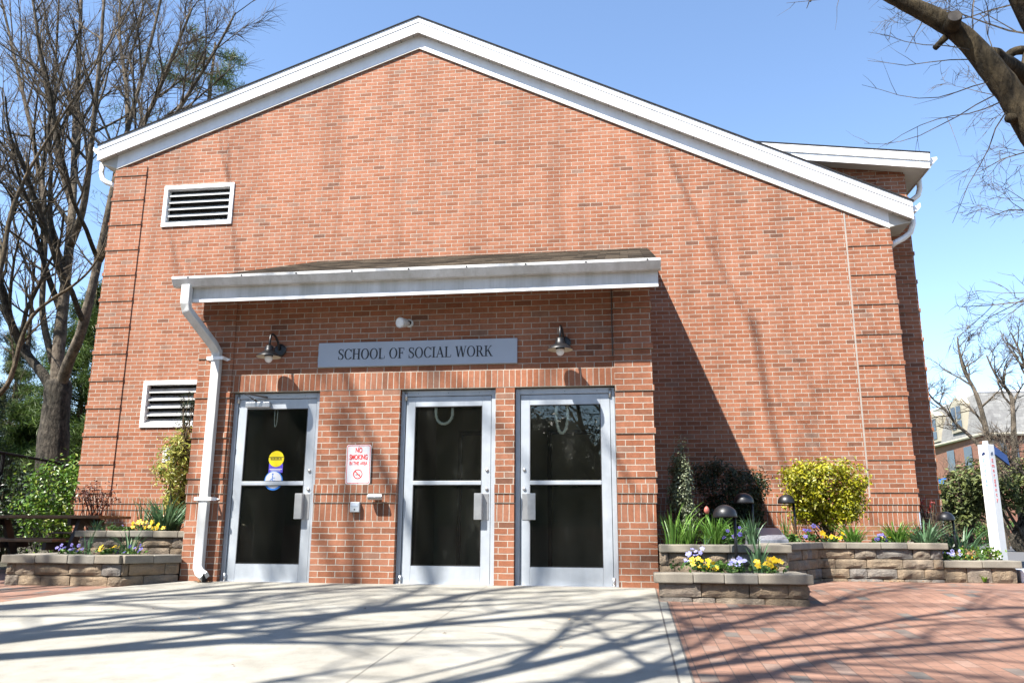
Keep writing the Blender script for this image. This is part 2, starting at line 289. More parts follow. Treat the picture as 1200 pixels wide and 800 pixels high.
# ------------------------------------------------------------------ mesh builder
class MB:
    def __init__(s): s.v = []; s.f = []; s.m = []; s.mi = 0
    def quad(s, *p):
        n = len(s.v); s.v += [tuple(q) for q in p]; s.f.append(tuple(range(n, n + len(p)))); s.m.append(s.mi)
    def box(s, x0, x1, y0, y1, z0, z1):
        n = len(s.v)
        s.v += [(x, y, z) for z in (z0, z1) for y in (y0, y1) for x in (x0, x1)]
        for f in ((0, 2, 3, 1), (4, 5, 7, 6), (0, 1, 5, 4), (2, 6, 7, 3), (0, 4, 6, 2), (1, 3, 7, 5)):
            s.f.append(tuple(n + i for i in f)); s.m.append(s.mi)
        return s
    def prism(s, poly, ax, a0, a1):
        """extrude a closed 2-D polygon along axis ax ('x','y','z') from a0 to a1"""
        n = len(s.v); k = len(poly)
        for a in (a0, a1):
            for p, q in poly:
                s.v.append({'x': (a, p, q), 'y': (p, a, q), 'z': (p, q, a)}[ax])
        s.f.append(tuple(range(n + k - 1, n - 1, -1))); s.m.append(s.mi); s.f.append(tuple(range(n + k, n + 2 * k))); s.m.append(s.mi)
        for i in range(k):
            j = (i + 1) % k; s.f.append((n + i, n + j, n + k + j, n + k + i)); s.m.append(s.mi)
        return s
    def tube(s, pts, rad, n=8, cap=True, ring_scale=None):
        pts = [Vector(p) for p in pts]; k = len(pts)
        if not hasattr(rad, '__len__'): rad = [rad] * k
        b = len(s.v); t = (pts[1] - pts[0]).normalized()
        a = Vector((0, 0, 1)) if abs(t.z) < .9 else Vector((1, 0, 0))
        u = t.cross(a).normalized(); 
        for i, p in enumerate(pts):
            if i: 
                t2 = (pts[min(i + 1, k - 1)] - pts[i - 1]).normalized()
                u = (u - t2 * u.dot(t2))
                u = u.normalized() if u.length > 1e-6 else t2.orthogonal().normalized()
                t = t2
            v = t.cross(u)
            for j in range(n):
                an = 2 * math.pi * j / n
                q = p + (u * math.cos(an) + v * math.sin(an)) * rad[i]
                s.v.append((q.x, q.y, q.z))
        for i in range(k - 1):
            for j in range(n):
                j2 = (j + 1) % n
                s.f.append((b + i * n + j, b + i * n + j2, b + (i + 1) * n + j2, b + (i + 1) * n + j)); s.m.append(s.mi)
        if cap:
            s.f.append(tuple(b + j for j in range(n - 1, -1, -1))); s.m.append(s.mi)
            s.f.append(tuple(b + (k - 1) * n + j for j in range(n))); s.m.append(s.mi)
        return s
    def lathe(s, prof, c, n=28, axis='z'):
        b = len(s.v); c = Vector(c)
        for r, h in prof:
            for j in range(n):
                a = 2 * math.pi * j / n
                p = (r * math.cos(a), r * math.sin(a), h) if axis == 'z' else (r * math.cos(a), h, r * math.sin(a))
                s.v.append(tuple(c + Vector(p)))
        for i in range(len(prof) - 1):
            for j in range(n):
                j2 = (j + 1) % n
                s.f.append((b + i * n + j, b + i * n + j2, b + (i + 1) * n + j2, b + (i + 1) * n + j)); s.m.append(s.mi)
        return s
    def build(s, name, mat, parent=None, smooth=False, bevel=0, seg=2):
        me = bpy.data.meshes.new(name); me.from_pydata(s.v, [], s.f)
        mats = mat if isinstance(mat, (list, tuple)) else [mat]
        for m in mats: me.materials.append(M[m] if isinstance(m, str) else m)
        if len(mats) > 1: me.polygons.foreach_set('material_index', s.m)
        if smooth: me.polygons.foreach_set('use_smooth', [True] * len(me.polygons))
        if bevel or smooth == 'fix':
            bm = bmesh.new(); bm.from_mesh(me); bmesh.ops.recalc_face_normals(bm, faces=bm.faces)
            if bevel: bmesh.ops.bevel(bm, geom=list(bm.edges), offset=bevel, segments=seg, affect='EDGES', profile=.6, clamp_overlap=True)
            bm.to_mesh(me); bm.free()
        me.update()
        o = bpy.data.objects.new(name, me); col.objects.link(o)
        if parent: o.parent = parent; o.matrix_parent_inverse = Matrix.Translation(-parent_world(parent))
        return o
def parent_world(o):
    p = Vector(o.location)
    if o.parent: p = p + parent_world(o.parent) + o.matrix_parent_inverse.translation
    return p
def fixn(o):
    bm = bmesh.new(); bm.from_mesh(o.data); bmesh.ops.recalc_face_normals(bm, faces=bm.faces); bm.to_mesh(o.data); bm.free(); return o
def tag(o, label=None, cat=None, group=None, kind=None):
    if label: o['label'] = label
    if cat: o['category'] = cat
    if group: o['group'] = group
    if kind: o['kind'] = kind
    return o
def thing(name, label, cat, loc=(0, 0, 0), group=None):
    o = bpy.data.objects.new(name, None); o.empty_display_size = .2; col.objects.link(o); o.location = loc
    return tag(o, label, cat, group)
def BX(*a): return MB().box(*a)

# ------------------------------------------------------------------ ground
GXS = [-400, -150, -60, -30, -20, -15] + [i * .5 for i in range(-24, 0)] + [0, .25, .5, .75, 1, 1.25, 1.5] + [2 + i * .5 for i in range(0, 17)] + [12, 16, 20, 30, 60, 150, 400]
GYS = [-400, -150, -60, -30, -20, -16] + [i * .5 for i in range(-26, -3)] + [-1.25, -1, -.75, -.5, -.25, 0] + [.5 * i for i in range(1, 17)] + [10, 14, 20, 30, 45, 60, 100, 200, 600]
def sheet(name, xs, ys, dz, mat):
    b = MB(); nx = len(xs)
    b.v = [(x, y, gz(x, y) + dz) for y in ys for x in xs]
    for j in range(len(ys) - 1):
        for i in range(nx - 1):
            b.f.append((j * nx + i, j * nx + i + 1, (j + 1) * nx + i + 1, (j + 1) * nx + i)); b.m.append(0)
    return tag(b.build(name, mat), kind='structure')
rng_ = lambda l, a, b: [v for v in l if a <= v <= b]
sheet('ground', GXS, GYS, 0, 'earth')
sheet('brick_plaza', rng_(GXS, -12, 8), rng_(GYS, -13, 2), .004, 'paver')
sheet('far_road', rng_(GXS, 5, 150), rng_(GYS, 6, 45), .006, 'asphalt')
sheet('lawn', rng_(GXS, 5, 400), rng_(GYS, 45, 200), .010, 'turf')
sheet('street', rng_(GXS, -150, 150), rng_(GYS, -30, -16), .006, 'asphalt_dark')
# concrete walk
def strip(name, pts, mat, dz):
    b = MB(); b.quad(*[(x, y, gz(x, y) + dz) for x, y in pts]); return tag(b.build(name, mat), kind='structure')
YB = -13
def lx(y): return -5.60 + .195 * y      # left edge of the walk (y negative in front)
def rx(y): return -.03 + .004 * y
strip('concrete_walk', [(lx(YB), YB), (rx(YB), YB), (rx(-.0), 0.0), (-5.36, 0), (-5.66, -.65), (lx(-.7), -.7)], 'concrete', .008)
strip('walk_edging', [(rx(YB) + .012, YB), (rx(YB) + .075, YB), (rx(-1.1) + .075, -1.1), (rx(-1.1) + .012, -1.1)], 'concrete', .0085)
strip('walk_edge_joint', [(rx(YB), YB), (rx(YB) + .012, YB), (rx(-.1) + .012, -.1), (rx(-.1), -.1)], 'joint', .0095)
strip('walk_edge_joint', [(rx(YB) + .075, YB), (rx(YB) + .09, YB), (rx(-1.1) + .087, -1.1), (rx(-1.1) + .075, -1.1)], 'joint', .0092)
strip('walk_joint', [(-1.681, YB), (-1.676, YB), (-1.803, -.05), (-1.807, -.05)], 'joint_faint', .0118)
b = MB(); rr = random.Random(3); px = [(-2.6 + i * .13, -2.55 - .02 * i + rr.uniform(-.03, .03)) for i in range(21)]
for i in range(20):
    (xa, ya), (xb, yb) = px[i], px[i + 1]; wd = .0022 + .0016 * rr.random()
    b.quad((xa, ya - wd, gz(xa, ya) + .012), (xb, yb - wd, gz(xb, yb) + .012), (xb, yb + wd, gz(xb, yb) + .012), (xa, ya + wd, gz(xa, ya) + .012))
tag(b.build('concrete_crack', 'joint'), kind='structure')

# ------------------------------------------------------------------ the building
XL, XR = -9.41, 3.86; AX = -3.79
SLL, SLR = .356, .493
def zt(x):                                   # underside line of the frieze on the gable wall
    return 9.005 - (AX - x) * SLL if x < AX else 9.005 - (x - AX) * SLR
bld = thing('brick_building', 'red brick gabled school building with white trim and a low brick entrance block in front', 'building', (AX, D, 0))
P = bld
VX0, VX1, LZ0, LZ1, UZ0, UZ1 = -8.42, -7.09, 2.24, 3.035, 5.82, 6.60
def wallpoly(b, xs, z0f, z1f, y, mi):
    b.mi = mi
    for x0, x1 in zip(xs, xs[1:]): b.quad((x0, y, z0f(x0)), (x1, y, z0f(x1)), (x1, y, z1f(x1)), (x0, y, z1f(x0)))
k = lambda z: (lambda x: z)
top = lambda x: zt(x) + .22
b = MB()
QL, QR = -8.81, 3.225
b.mi = 0
for x0, x1, z0, z1 in ((XL, VX0, 16 * C, None), (VX0, VX1, 16 * C, LZ0), (VX0, VX1, LZ1, UZ0), (VX0, VX1, UZ1, None), (VX1, AX, 16 * C, None), (AX, XR, 16 * C, None)):
    wallpoly(b, [x0, x1], k(z0), top if z1 is None else k(z1), D, 0)
for x, s in ((XL, 1), (XR, 1)): b.quad((x, D, -.2), (x, D + 16, -.2), (x, D + 16, top(x)), (x, D, top(x)))
b.quad((XL, D + 16, -.2), (XR, D + 16, -.2), (XR, D + 16, top(XR)), (AX, D + 16, top(AX)), (XL, D + 16, top(XL)))
b.build('wall', ['brick'], P)
# base courses, corbelled out below
def basewall(x0, x1, y, parent, skips=(), left=False, right=False):
    b = MB()
    for z0, z1, pr, mi in ((-.6, 10 * C, .012, 0), (10 * C, 13 * C, .0115, 1), (13 * C, 14.5 * C, .021, 2), (14.5 * C, 16 * C, .031, 2)):
        b.mi = mi
        e0 = pr if left else 0; e1 = pr if right else 0
        b.box(x0 - e0, x1 + e1, y - pr, y + .12, z0, z1)
    return b.build('plinth', ['brick_low', 'soldier', 'rowlock'], parent)
basewall(XL, XR, D, P, left=True, right=True)
def quoin(x0, x1, y, zmax, side, parent, zs=17, ztop=None):
    b = MB(); z = 16 * C + .001; kk = zs
    while True:
        zb = kk * C
        e = min(zb, zmax)
        if e - z > .02:
            s0 = .018 if side < 0 else 0; s1 = .018 if side > 0 else 0
            ztp = e - .007
            if z > 16 * C + .05:                      # lowest course of each block projects a little more
                b.box(x0 - s0 * 1.9, x1 + s1 * 1.9, y - .030, y + .1, z, z + C - .006)
                b.box(x0 - s0, x1 + s1, y - .019, y + .1, z + C - .006, ztp)
            else: b.box(x0 - s0, x1 + s1, y - .019, y + .1, z, ztp)
        if zb >= zmax: break
        z = zb; kk += 7
    return b.build('quoin', 'brick', parent)
quoin(XL, QL, D, 7.02, -1, P); quoin(QR, XR, D, 5.24, 1, P)
b = MB(); b.box(QR - .022, QR, D - .006, D + .05, 16 * C, 5.5); b.build('lit_edge_strip', plain('lit_edge_pale', (.30, .28, .25), bstr=0), P)  # pale strip paints the sunlit left edge of the projecting quoin
b = MB(); b.box(XR + .006, XR + .022, D - .012, D + .06, -.2, 5.15); b.build('corner_joint', 'sign_grey', P)
# louvred vents
def vent(x0, x1, z0, z1):
    b = MB(); f = .07
    for a in ((x0 - .0, x1, z1 - f, z1), (x0, x1, z0, z0 + f), (x0, x0 + f, z0 + f, z1 - f), (x1 - f, x1, z0 + f, z1 - f)):
        b.box(a[0], a[1], D - .025, D + .10, a[2], a[3])
    v = b.build('vent', 'white', P, bevel=.004)
    s = MB(); n = 5; h = (z1 - z0 - 2 * f) / n
    for i in range(n):
        zb = z0 + f + h * i
        s.quad((x0 + f, D + .01, zb - .005), (x1 - f, D + .01, zb - .005), (x1 - f, D + .10, zb + h * .66), (x0 + f, D + .10, zb + h * .66))
        s.quad((x0 + f, D + .01, zb - .005), (x0 + f, D + .01, zb + .022), (x1 - f, D + .01, zb + .022), (x1 - f, D + .01, zb - .005))
    s.build('louvre', 'white_old', v)
    BX(x0 + f, x1 - f, D + .12, D + .14, z0, z1).build('backing', 'dark', v)
vent(VX0, VX1, UZ0, UZ1); vent(VX0, VX1, LZ0, LZ1)
# frieze, soffit, fascia, roof of the gable
OV = .125; EX = .30
xl_, xr_ = -9.74, 4.20
def rake(name, off0, off1, y0, y1, x0, x1, mat, bevel=0):
    b = MB()
    for a, c in ((x0, AX), (AX, x1)):
        b.prism([(a, zt(a) + off0), (c, zt(c) + off0), (c, zt(c) + off1), (a, zt(a) + off1)], 'y', y0, y1)
    return fixn(b.build(name, mat, P, bevel=bevel))
rake('frieze', .0, .245, D - .022, D + .0, XL - .0, XR + .012, 'white')
rake('frieze_drip', -.018, .006, D - .03, D + .0, XL - .0, XR + .012, 'soffit')
sm = MB()
for a, c in ((xl_ + .01, AX), (AX, xr_ - .01)):
    sm.prism([(a, zt(a) + .245), (c, zt(c) + .245), (c, zt(c) + .262), (a, zt(a) + .262)], 'y', D - OV, D + 16)
sm.mi = 1; x = xl_ + .1                       # grooves between the soffit boards
while x < xr_:
    sm.box(x - .004, x + .004, D - OV + .012, D - .024, zt(x) + .2435, zt(x) + .2451); x += .23
fixn(sm.build('soffit', ['soffit', 'dark'], P))
rake('fascia', .235, .525, D - OV - .02, D - OV, xl_, xr_, 'white')
rake('fascia_trim', .435, .53, D - OV - .032, D - OV - .018, xl_, xr_, 'white')
rake('roof', .5305, .552, D - OV - .05, D + 16, xl_ - .02, xr_ + .02, 'roof_dark')
# eave boxes at the two gable ends
b = MB(); b.prism([(xl_, zt(xl_) + .235), (XL, zt(XL) + .245), (XL, zt(XL) + .0)], 'y', D - .02, D + 16); fixn(b.build('eave_soffit', 'soffit', P))
b = MB(); b.prism([(xr_, zt(xr_) + .235), (XR, zt(XR) + .245), (XR, zt(XR) - .0)], 'y', D - .02, D + 16); fixn(b.build('eave_soffit', 'soffit', P))
def gutter_y(name, x, z, s):
    pr = [(0, 0), (s * .07, 0), (s * .13, .07), (s * .13, .13), (s * .11, .13), (s * .1, .09), (0, .09)]
    b = MB(); b.prism([(x + p, z + q) for p, q in pr], 'y', D - .1, D + 16); return fixn(b.build(name, 'white', P))
gutter_y('gutter', xl_ - .005, zt(xl_) + .40, -1); gutter_y('gutter', xr_ + .005, zt(xr_) + .38, 1)
def flat_tube(pts, w_, d_, name, mat, parent, bevel=.008):
    """rectangular pipe along a path in the XZ / YZ planes"""
    b = MB(); rings = []
    pts = [Vector(p) for p in pts]
    for i, p in enumerate(pts):
        t = (pts[min(i + 1, len(pts) - 1)] - pts[max(i - 1, 0)]).normalized()
        side = Vector((1, 0, 0)) - t * t.x
        side = side.normalized() if side.length > .3 else Vector((0, 1, 0))
        dep = t.cross(side).normalized()
        rings.append([p + side * a * w_ / 2 + dep * c * d_ / 2 for a, c in ((-1, -1), (1, -1), (1, 1), (-1, 1))])
    n = len(b.v)
    for r_ in rings: b.v += [tuple(q) for q in r_]
    for i in range(len(rings) - 1):
        for j in range(4):
            j2 = (j + 1) % 4; b.f.append((n + i * 4 + j, n + i * 4 + j2, n + i * 4 + 4 + j2, n + i * 4 + 4 + j)); b.m.append(0)
    b.f.append((n, n + 1, n + 2, n + 3)); b.m.append(0); e = n + 4 * (len(rings) - 1); b.f.append((e + 3, e + 2, e + 1, e)); b.m.append(0)
    return b.build(name, mat, parent, bevel=bevel)
def round_elbow(pts, name, mat):
    return MB().tube(pts, .045, 10).build(name, mat, P, smooth=True)
round_elbow([(xl_ - .07, D + .12, 7.18), (xl_ - .07, D + .12, 7.0), (xl_ - .03, D + .12, 6.87), (xl_ + .06, D + .12, 6.80), (xl_ + .2, D + .14, 6.75), (XL - .05, D + .16, 6.70)], 'downspout_elbow', 'white')
MB().tube([(XL - .06, D + .2, 6.72), (XL - .06, D + .2, .1)], .045, 10).build('downspout', 'white', P, smooth=True)
round_elbow([(xr_ + .07, D + .12, 5.44), (xr_ + .07, D + .12, 5.32), (xr_ + .02, D + .13, 5.18), (xr_ - .08, D + .15, 5.10), (xr_ - .2, D + .16, 5.04), (XR + .06, D + .17, 4.98)], 'downspout_elbow', 'white')
# the wing set back at the right
WY, WX = 4.30, 4.36
b = MB(); b.quad((XR - 2.0, WY, 16 * C), (WX, WY, 16 * C), (WX, WY, 6.42), (XR - 2.0, WY, 6.75)); b.quad((WX, WY, 16 * C), (WX, WY + 12, 16 * C), (WX, WY + 12, 6.42), (WX, WY, 6.42))
b.build('wing_wall', 'brick', P)
basewall(XR + .05, WX, WY, P, right=True)
quoin(XR + .05, WX, WY, 6.36, 1, P)
b = MB(); b.box(XR - 1.2, WX + .012, WY - .03, WY + .05, 6.27, 6.31); b.build('wing_brick_band', 'brick', P)
def wz(x): return 6.335 - (x - 4.70) * .135
b = MB(); b.prism([(2.0, wz(2.0)), (4.70, wz(4.70)), (4.70, wz(4.7) + .235), (2.0, wz(2.0) + .235)], 'y', WY - .25, WY - .22); fixn(b.build('wing_fascia', 'white', P))
b = MB(); b.prism([(2.0, wz(2) + .125), (4.705, wz(4.705) + .125), (4.705, wz(4.705) + .25), (2.0, wz(2.0) + .25)], 'y', WY - .268, WY - .249); fixn(b.build('wing_fascia_trim', 'white', P))
b = MB(); b.prism([(2.0, wz(2) + .01), (4.69, wz(4.69) + .01), (4.69, wz(4.69) + .03), (2.0, wz(2) + .03)], 'y', WY - .22, WY + 12)
fixn(b.build('wing_soffit', 'soffit', P))
b = MB(); b.box(4.68, 4.70, WY - .2, WY + 12, wz(4.7), wz(4.7) + .22); b.build('wing_eave_board', 'soffit', P)
b = MB(); b.prism([(4.70, wz(4.7) + .09), (4.76, wz(4.7) + .09), (4.84, wz(4.7) + .17), (4.84, wz(4.7) + .21), (4.70, wz(4.7) + .2)], 'y', WY - .2, WY + 12); fixn(b.build('gutter', 'white', P))
b = MB(); b.prism([(2.0, wz(2) + .252), (4.72, wz(4.72) + .252), (4.72, wz(4.72) + .28), (2.0, wz(2) + .28)], 'y', WY - .27, WY + 12); fixn(b.build('wing_roof', 'roof_dark', P))
round_elbow([(4.74, WY + .4, wz(4.7) + .1), (4.74, WY + .4, wz(4.7) - .08), (4.70, WY + .4, wz(4.7) - .2), (4.6, WY + .4, wz(4.7) - .28), (4.42, WY + .42, wz(4.7) - .34)], 'downspout_elbow', 'white')

# entrance block
DX = [(-4.91, -3.822), (-2.857, -1.741), (-1.524, -.399)]; EXL = -5.347; HZ = 32 * C
piers = [(EXL, -4.91), (-3.822, -2.857), (-1.741, -1.524), (-.399, 0)]
b = MB(); Y0 = .012
for i, (a, c) in enumerate(piers):
    b.mi = 0; b.box(a, c, Y0, .30, 16 * C, HZ)
b.mi = 1; b.box(-4.91, -.399, Y0 - .003, .30, HZ + .0, 35 * C)
b.mi = 0; b.box(EXL, -4.91, Y0, .30, HZ, 35 * C); b.box(-.399, 0, Y0, .30, HZ, 35 * C)
b.box(EXL, 0, Y0, .30, 35 * C, 3.40)
b.box(EXL, EXL + .3, .30, D, 16 * C, 3.40); b.box(-.3, 0, .30, D, 16 * C, 3.40)
for xx in (EXL, 0):
    xa, xb = (EXL, EXL + .3) if xx == EXL else (-.3, 0)
    b.prism([(.0 + .05, 3.40), (D, 3.40), (D, 4.86)], 'x', xa + .003, xb - .003)
fixn(b.build('entrance_wall', ['brick', 'arch'], P))
for i, (a, c) in enumerate(piers): basewall(a, c, Y0, P, left=(i == 0), right=(i == 3))
for xa, xb in ((EXL - .012, EXL + .2), (-.2, .012)): BX(xa, xb, .14, D - .04, -.3, 16 * C).build('plinth', 'brick_low', P)
quoin(EXL, -4.93, Y0, 3.40, -1, P); quoin(-.399, 0, Y0, 3.40, 1, P)
# entrance roof, gutter, frieze
EO = .42; RX0, RX1 = -5.45, .10
b = MB(); b.prism([(-EO - .05, 3.43), (D - .002, 5.06), (D - .002, 5.02), (-EO - .05, 3.395)], 'x', RX0, RX1 + .03); fixn(b.build('entrance_roof', 'shingle', P))
b = MB(); b.prism([(-EO + .01, 3.36), (D - .003, 5.0), (D - .003, 4.86), (.0, 3.30), (-EO + .01, 3.30)], 'x', RX1 - .05, RX1); fixn(b.build('rake_board', 'white_old', P))
b = MB(); b.prism([(-EO + .01, 3.36), (D - .003, 5.0), (D - .003, 4.86), (.0, 3.30), (-EO + .01, 3.30)], 'x', RX0, RX0 + .05); fixn(b.build('rake_board', 'white_old', P))
BX(RX0 + .02, RX1, -EO, -EO + .03, 3.165, 3.38).build('entrance_frieze', 'white_old', P, bevel=.003)
BX(RX0 + .02, RX1, -EO + .03, .012, 3.30, 3.32).build('entrance_soffit', 'soffit', P)
BX(RX0 + .02, RX1, -EO - .006, -EO, 3.165, 3.205).build('frieze_trim', 'white', P)
pr = [(-EO - .0, 3.34), (-EO - .075, 3.34), (-EO - .10, 3.375), (-EO - .13, 3.42), (-EO - .13, 3.45), (-EO - .115, 3.45), (-EO - .105, 3.405), (-EO - .0, 3.40)]
b = MB(); b.prism(pr, 'x', RX0 - .045, RX1 + .03); b.mi = 1
for i in range(9): b.box(-5.3 + i * .66, -5.285 + i * .66, -EO - .135, -EO - .1302, 3.425, 3.44)
g = fixn(b.build('entrance_gutter', ['white_old', 'dark'], P))
dsx = -5.17
ds = flat_tube([(-5.325, -EO - .065, 3.36), (-5.325, -EO - .065, 3.14), (-5.315, -EO - .04, 3.06), (-5.13, -.14, 2.72), (-5.105, -.075, 2.64), (-5.10, -.07, 2.5), (-5.10, -.07, .24), (-5.095, -.08, .16), (-5.055, -.10, .095), (-4.985, -.13, .062)], .108, .08, 'entrance_downspout', 'white_old', P, bevel=.012)
b = MB(); b.quad((-4.9835, -.19, .01), (-4.9835, -.075, .01), (-4.9815, -.075, .10), (-4.9815, -.19, .10)); b.build('outlet', 'dark', ds)  # dark plate paints the shaded hollow at the pipe's open end
for z in (2.56, .92):
    b = MB(); b.box(-5.20, -5.0, -.122, -.113, z - .02, z + .02); b.prism([(-5.20, z - .02), (-5.20, z + .02), (-5.25, z)], 'y', -.02, -.012); b.prism([(-5.0, z + .02), (-5.0, z - .02), (-4.95, z)], 'y', -.02, -.012)
    b.box(-5.205, -5.197, -.122, -.012, z - .02, z + .02); b.box(-5.003, -4.995, -.122, -.012, z - .02, z + .02)
    fixn(b.build('bracket', 'white', ds))
# interior seen through the glass
b = MB(); b.box(EXL + .31, -.31, .30, D - .1, -.15, -.012); b.build('interior_floor', 'tile', P)
b = MB(); b.box(EXL + .31, -.31, D - .10, D - .06, -.01, 2.7); b.box(EXL + .3, EXL + .34, .31, D - .11, -.01, 2.7); b.box(-.34, -.30, .31, D - .11, -.01, 2.7); b.box(EXL + .35, -.35, .31, D - .11, 2.7, 2.74)
b.box(-3.35, -3.27, .31, D - .11, -.01, 2.69)
b.build('interior_wall', 'interior', P)
for x0 in (-4.7, -2.9, -1.5):
    b = MB(); f = .06
    for a in ((x0, x0 + f, 0, 2.1), (x0 + .92, x0 + .92 + f, 0, 2.1), (x0 + f, x0 + .92, 2.04, 2.1)): b.box(a[0], a[1], D - .16, D - .102, a[2], a[3])
    b.build('inner_door_frame', 'wood_dark', P)
    BX(x0 + f + .003, x0 + .917, D - .14, D - .105, 0.01, 2.03).build('inner_door', 'interior', P)

def text_mesh(txt, size, sx=1.0, bold=.0, ext=.001):
    cu = bpy.data.curves.new('lettering', 'FONT'); cu.body = txt; cu.size = size; cu.extrude = ext; cu.offset = bold; cu.align_x = 'CENTER'; cu.align_y = 'CENTER'
    o = bpy.data.objects.new('lettering', cu); col.objects.link(o)
    dg = bpy.context.evaluated_depsgraph_get(); me = bpy.data.meshes.new_from_object(o.evaluated_get(dg))
    bpy.data.objects.remove(o)
    for v in me.vertices: v.co.x *= sx
    return me
def put_text(txt, size, loc, mat, parent, sx=1.0, bold=0, rz=0, name='lettering', rx_=90):
    me = text_mesh(txt, size, sx, bold); me.materials.clear(); me.materials.append(M[mat])
    mt = Matrix.Translation(Vector(loc)) @ Matrix.Rotation(rz, 4, 'Z') @ Matrix.Rotation(R(rx_), 4, 'X')
    me.transform(mt)
    o = bpy.data.objects.new(name, me); col.objects.link(o)
    if parent: o.parent = parent; o.matrix_parent_inverse = Matrix.Translation(-parent_world(parent))
    return o
def disc(b, cx, cz, r, y0, y1, n=40): b.prism([(cx + r * math.cos(2 * math.pi * i / n), cz + r * math.sin(2 * math.pi * i / n)) for i in range(n)], 'y', y0, y1)
def ringp(b, cx, cz, r0, r1, y0, y1, a0=0, a1=360, n=40):
    for i in range(n):
        t0 = R(a0 + (a1 - a0) * i / n); t1 = R(a0 + (a1 - a0) * (i + 1) / n)
        b.prism([(cx + r0 * math.cos(t0), cz + r0 * math.sin(t0)), (cx + r1 * math.cos(t0), cz + r1 * math.sin(t0)), (cx + r1 * math.cos(t1), cz + r1 * math.sin(t1)), (cx + r0 * math.cos(t1), cz + r0 * math.sin(t1))], 'y', y0, y1)

# doors: aluminium frame, stile-and-rail leaf, two panes, mid rail, pull
def door(x0, x1, hinge, closer=False):
    ya, yb = .075, .175; fw_ = .055; zb = .0
    b = MB()
    b.box(x0 + .004, x0 + fw_, ya, yb, zb, HZ - .012); b.box(x1 - fw_, x1 - .004, ya, yb, zb, HZ - .012); b.box(x0 + fw_, x1 - fw_, ya, yb, HZ - .075, HZ - .012)
    d = b.build('door', 'alu', P, bevel=.004)
    g = .006; a, c = x0 + fw_ + g, x1 - fw_ - g; z0, z1 = .012, HZ - .075 - g
    yl0, yl1 = ya + .012, ya + .057; st = .105
    b = MB(); b.box(a, a + st, yl0, yl1, z0, z1); b.box(c - st, c, yl0, yl1, z0, z1); b.box(a + st, c - st, yl0, yl1, z1 - .115, z1); b.box(a + st, c - st, yl0, yl1, z0, z0 + .19)
    b.build('leaf', 'alu', d, bevel=.005)
    b = MB(); b.box(a - g, a, yl0 + .01, yl1, z0, z1); b.box(c, c + g, yl0 + .01, yl1, z0, z1); b.box(a, c, yl0 + .01, yl1, z1, z1 + g); b.build('gasket', 'rubber', d)
    zm = 16 * C + .02
    BX(a + st, c - st, yl0 - .006, yl1 - .003, zm - .022, zm + .022).build('mid_rail', 'alu', d, bevel=.004)
    BX(a + st - .004, c - st + .004, yl0 + .018, yl0 + .024, zm + .022, z1 - .112).build('glass', 'glass', d)
    BX(a + st - .004, c - st + .004, yl0 + .018, yl0 + .024, z0 + .187, zm - .022).build('glass', 'glass', d)
    b = MB(); e = .007
    for q0, q1 in ((zm + .022, z1 - .115), (z0 + .19, zm - .022)):
        b.box(a + st, a + st + e, yl0 - .002, yl0 + .017, q0, q1); b.box(c - st - e, c - st, yl0 - .002, yl0 + .017, q0, q1); b.box(a + st + e, c - st - e, yl0 - .002, yl0 + .017, q1 - e, q1); b.box(a + st + e, c - st - e, yl0 - .002, yl0 + .017, q0, q0 + e)
    b.build('glazing_bead', 'rubber', d)
    s = -1 if hinge == 'r' else 1
    hx = (c - st / 2) if hinge == 'l' else (a + st / 2)
    # pull handle : a folded plate reaching over the glass edge
    b = MB()
    px_ = hx - s * .035
    b.prism([(hx - .035, yl0), (hx + .035, yl0), (hx + .035, yl0 - .006), (hx - .035, yl0 - .006)], 'z', .70, .985)
    u0, u1 = sorted((px_ - s * .085, px_)); b.box(u0, u1, yl0 - .065, yl0 - .058, .70, .985)
    u0, u1 = sorted((px_ - s * .0, px_ + s * .006)); b.box(u0, u1, yl0 - .06, yl0 - .006, .70, .985)
    fixn(b.build('pull_handle', 'alu_dull', d, bevel=.002))
    for z in (1.035, 1.245): MB().lathe([(0, -.012), (.017, -.012), (.019, -.004), (.019, .0)], (hx + s * .01, yl0, z), 18, 'y').build('lock_cylinder', 'alu_dull', d, smooth=True)
    gx = (x0 + fw_) if hinge == 'l' else (x1 - fw_)
    for z in (.05, HZ - .075): MB().lathe([(0, -.05), (.017, -.05), (.017, .05), (0, .05)], (gx, yl0 - .012, z), 14).build('pivot_hinge', 'alu_dull', d, smooth=True)
    for i in range(3): MB().lathe([(0, -.003), (.004, -.003), (.004, 0)], (x0 + .2 + i * (x1 - x0 - .4) / 2, ya, HZ - .045), 10, 'y').build('screw', 'dark', d)
    BX(x0 + .004, x1 - .004, .03, .2, -.006, .013).build('threshold', 'alu_dull', d, bevel=.003)
    if closer:
        b = MB(); b.box(a + .10, a + .40, yl0 - .05, yl0, z1 - .10, z1 - .035); cl = b.build('closer', 'alu_dull', d, bevel=.006)
        MB().tube([(a + .24, yl0 - .03, z1 - .03), (a + .13, yl0 - .19, z1 + .05), (a + .36, ya - .01, z1 + .02)], .011, 8).build('closer_arm', 'wood_dark', cl)
    return d, a + st, c - st, yl0 + .018
d1, g0, g1, yg = door(*DX[0], 'l', True)
door(*DX[1], 'l'); door(*DX[2], 'r')
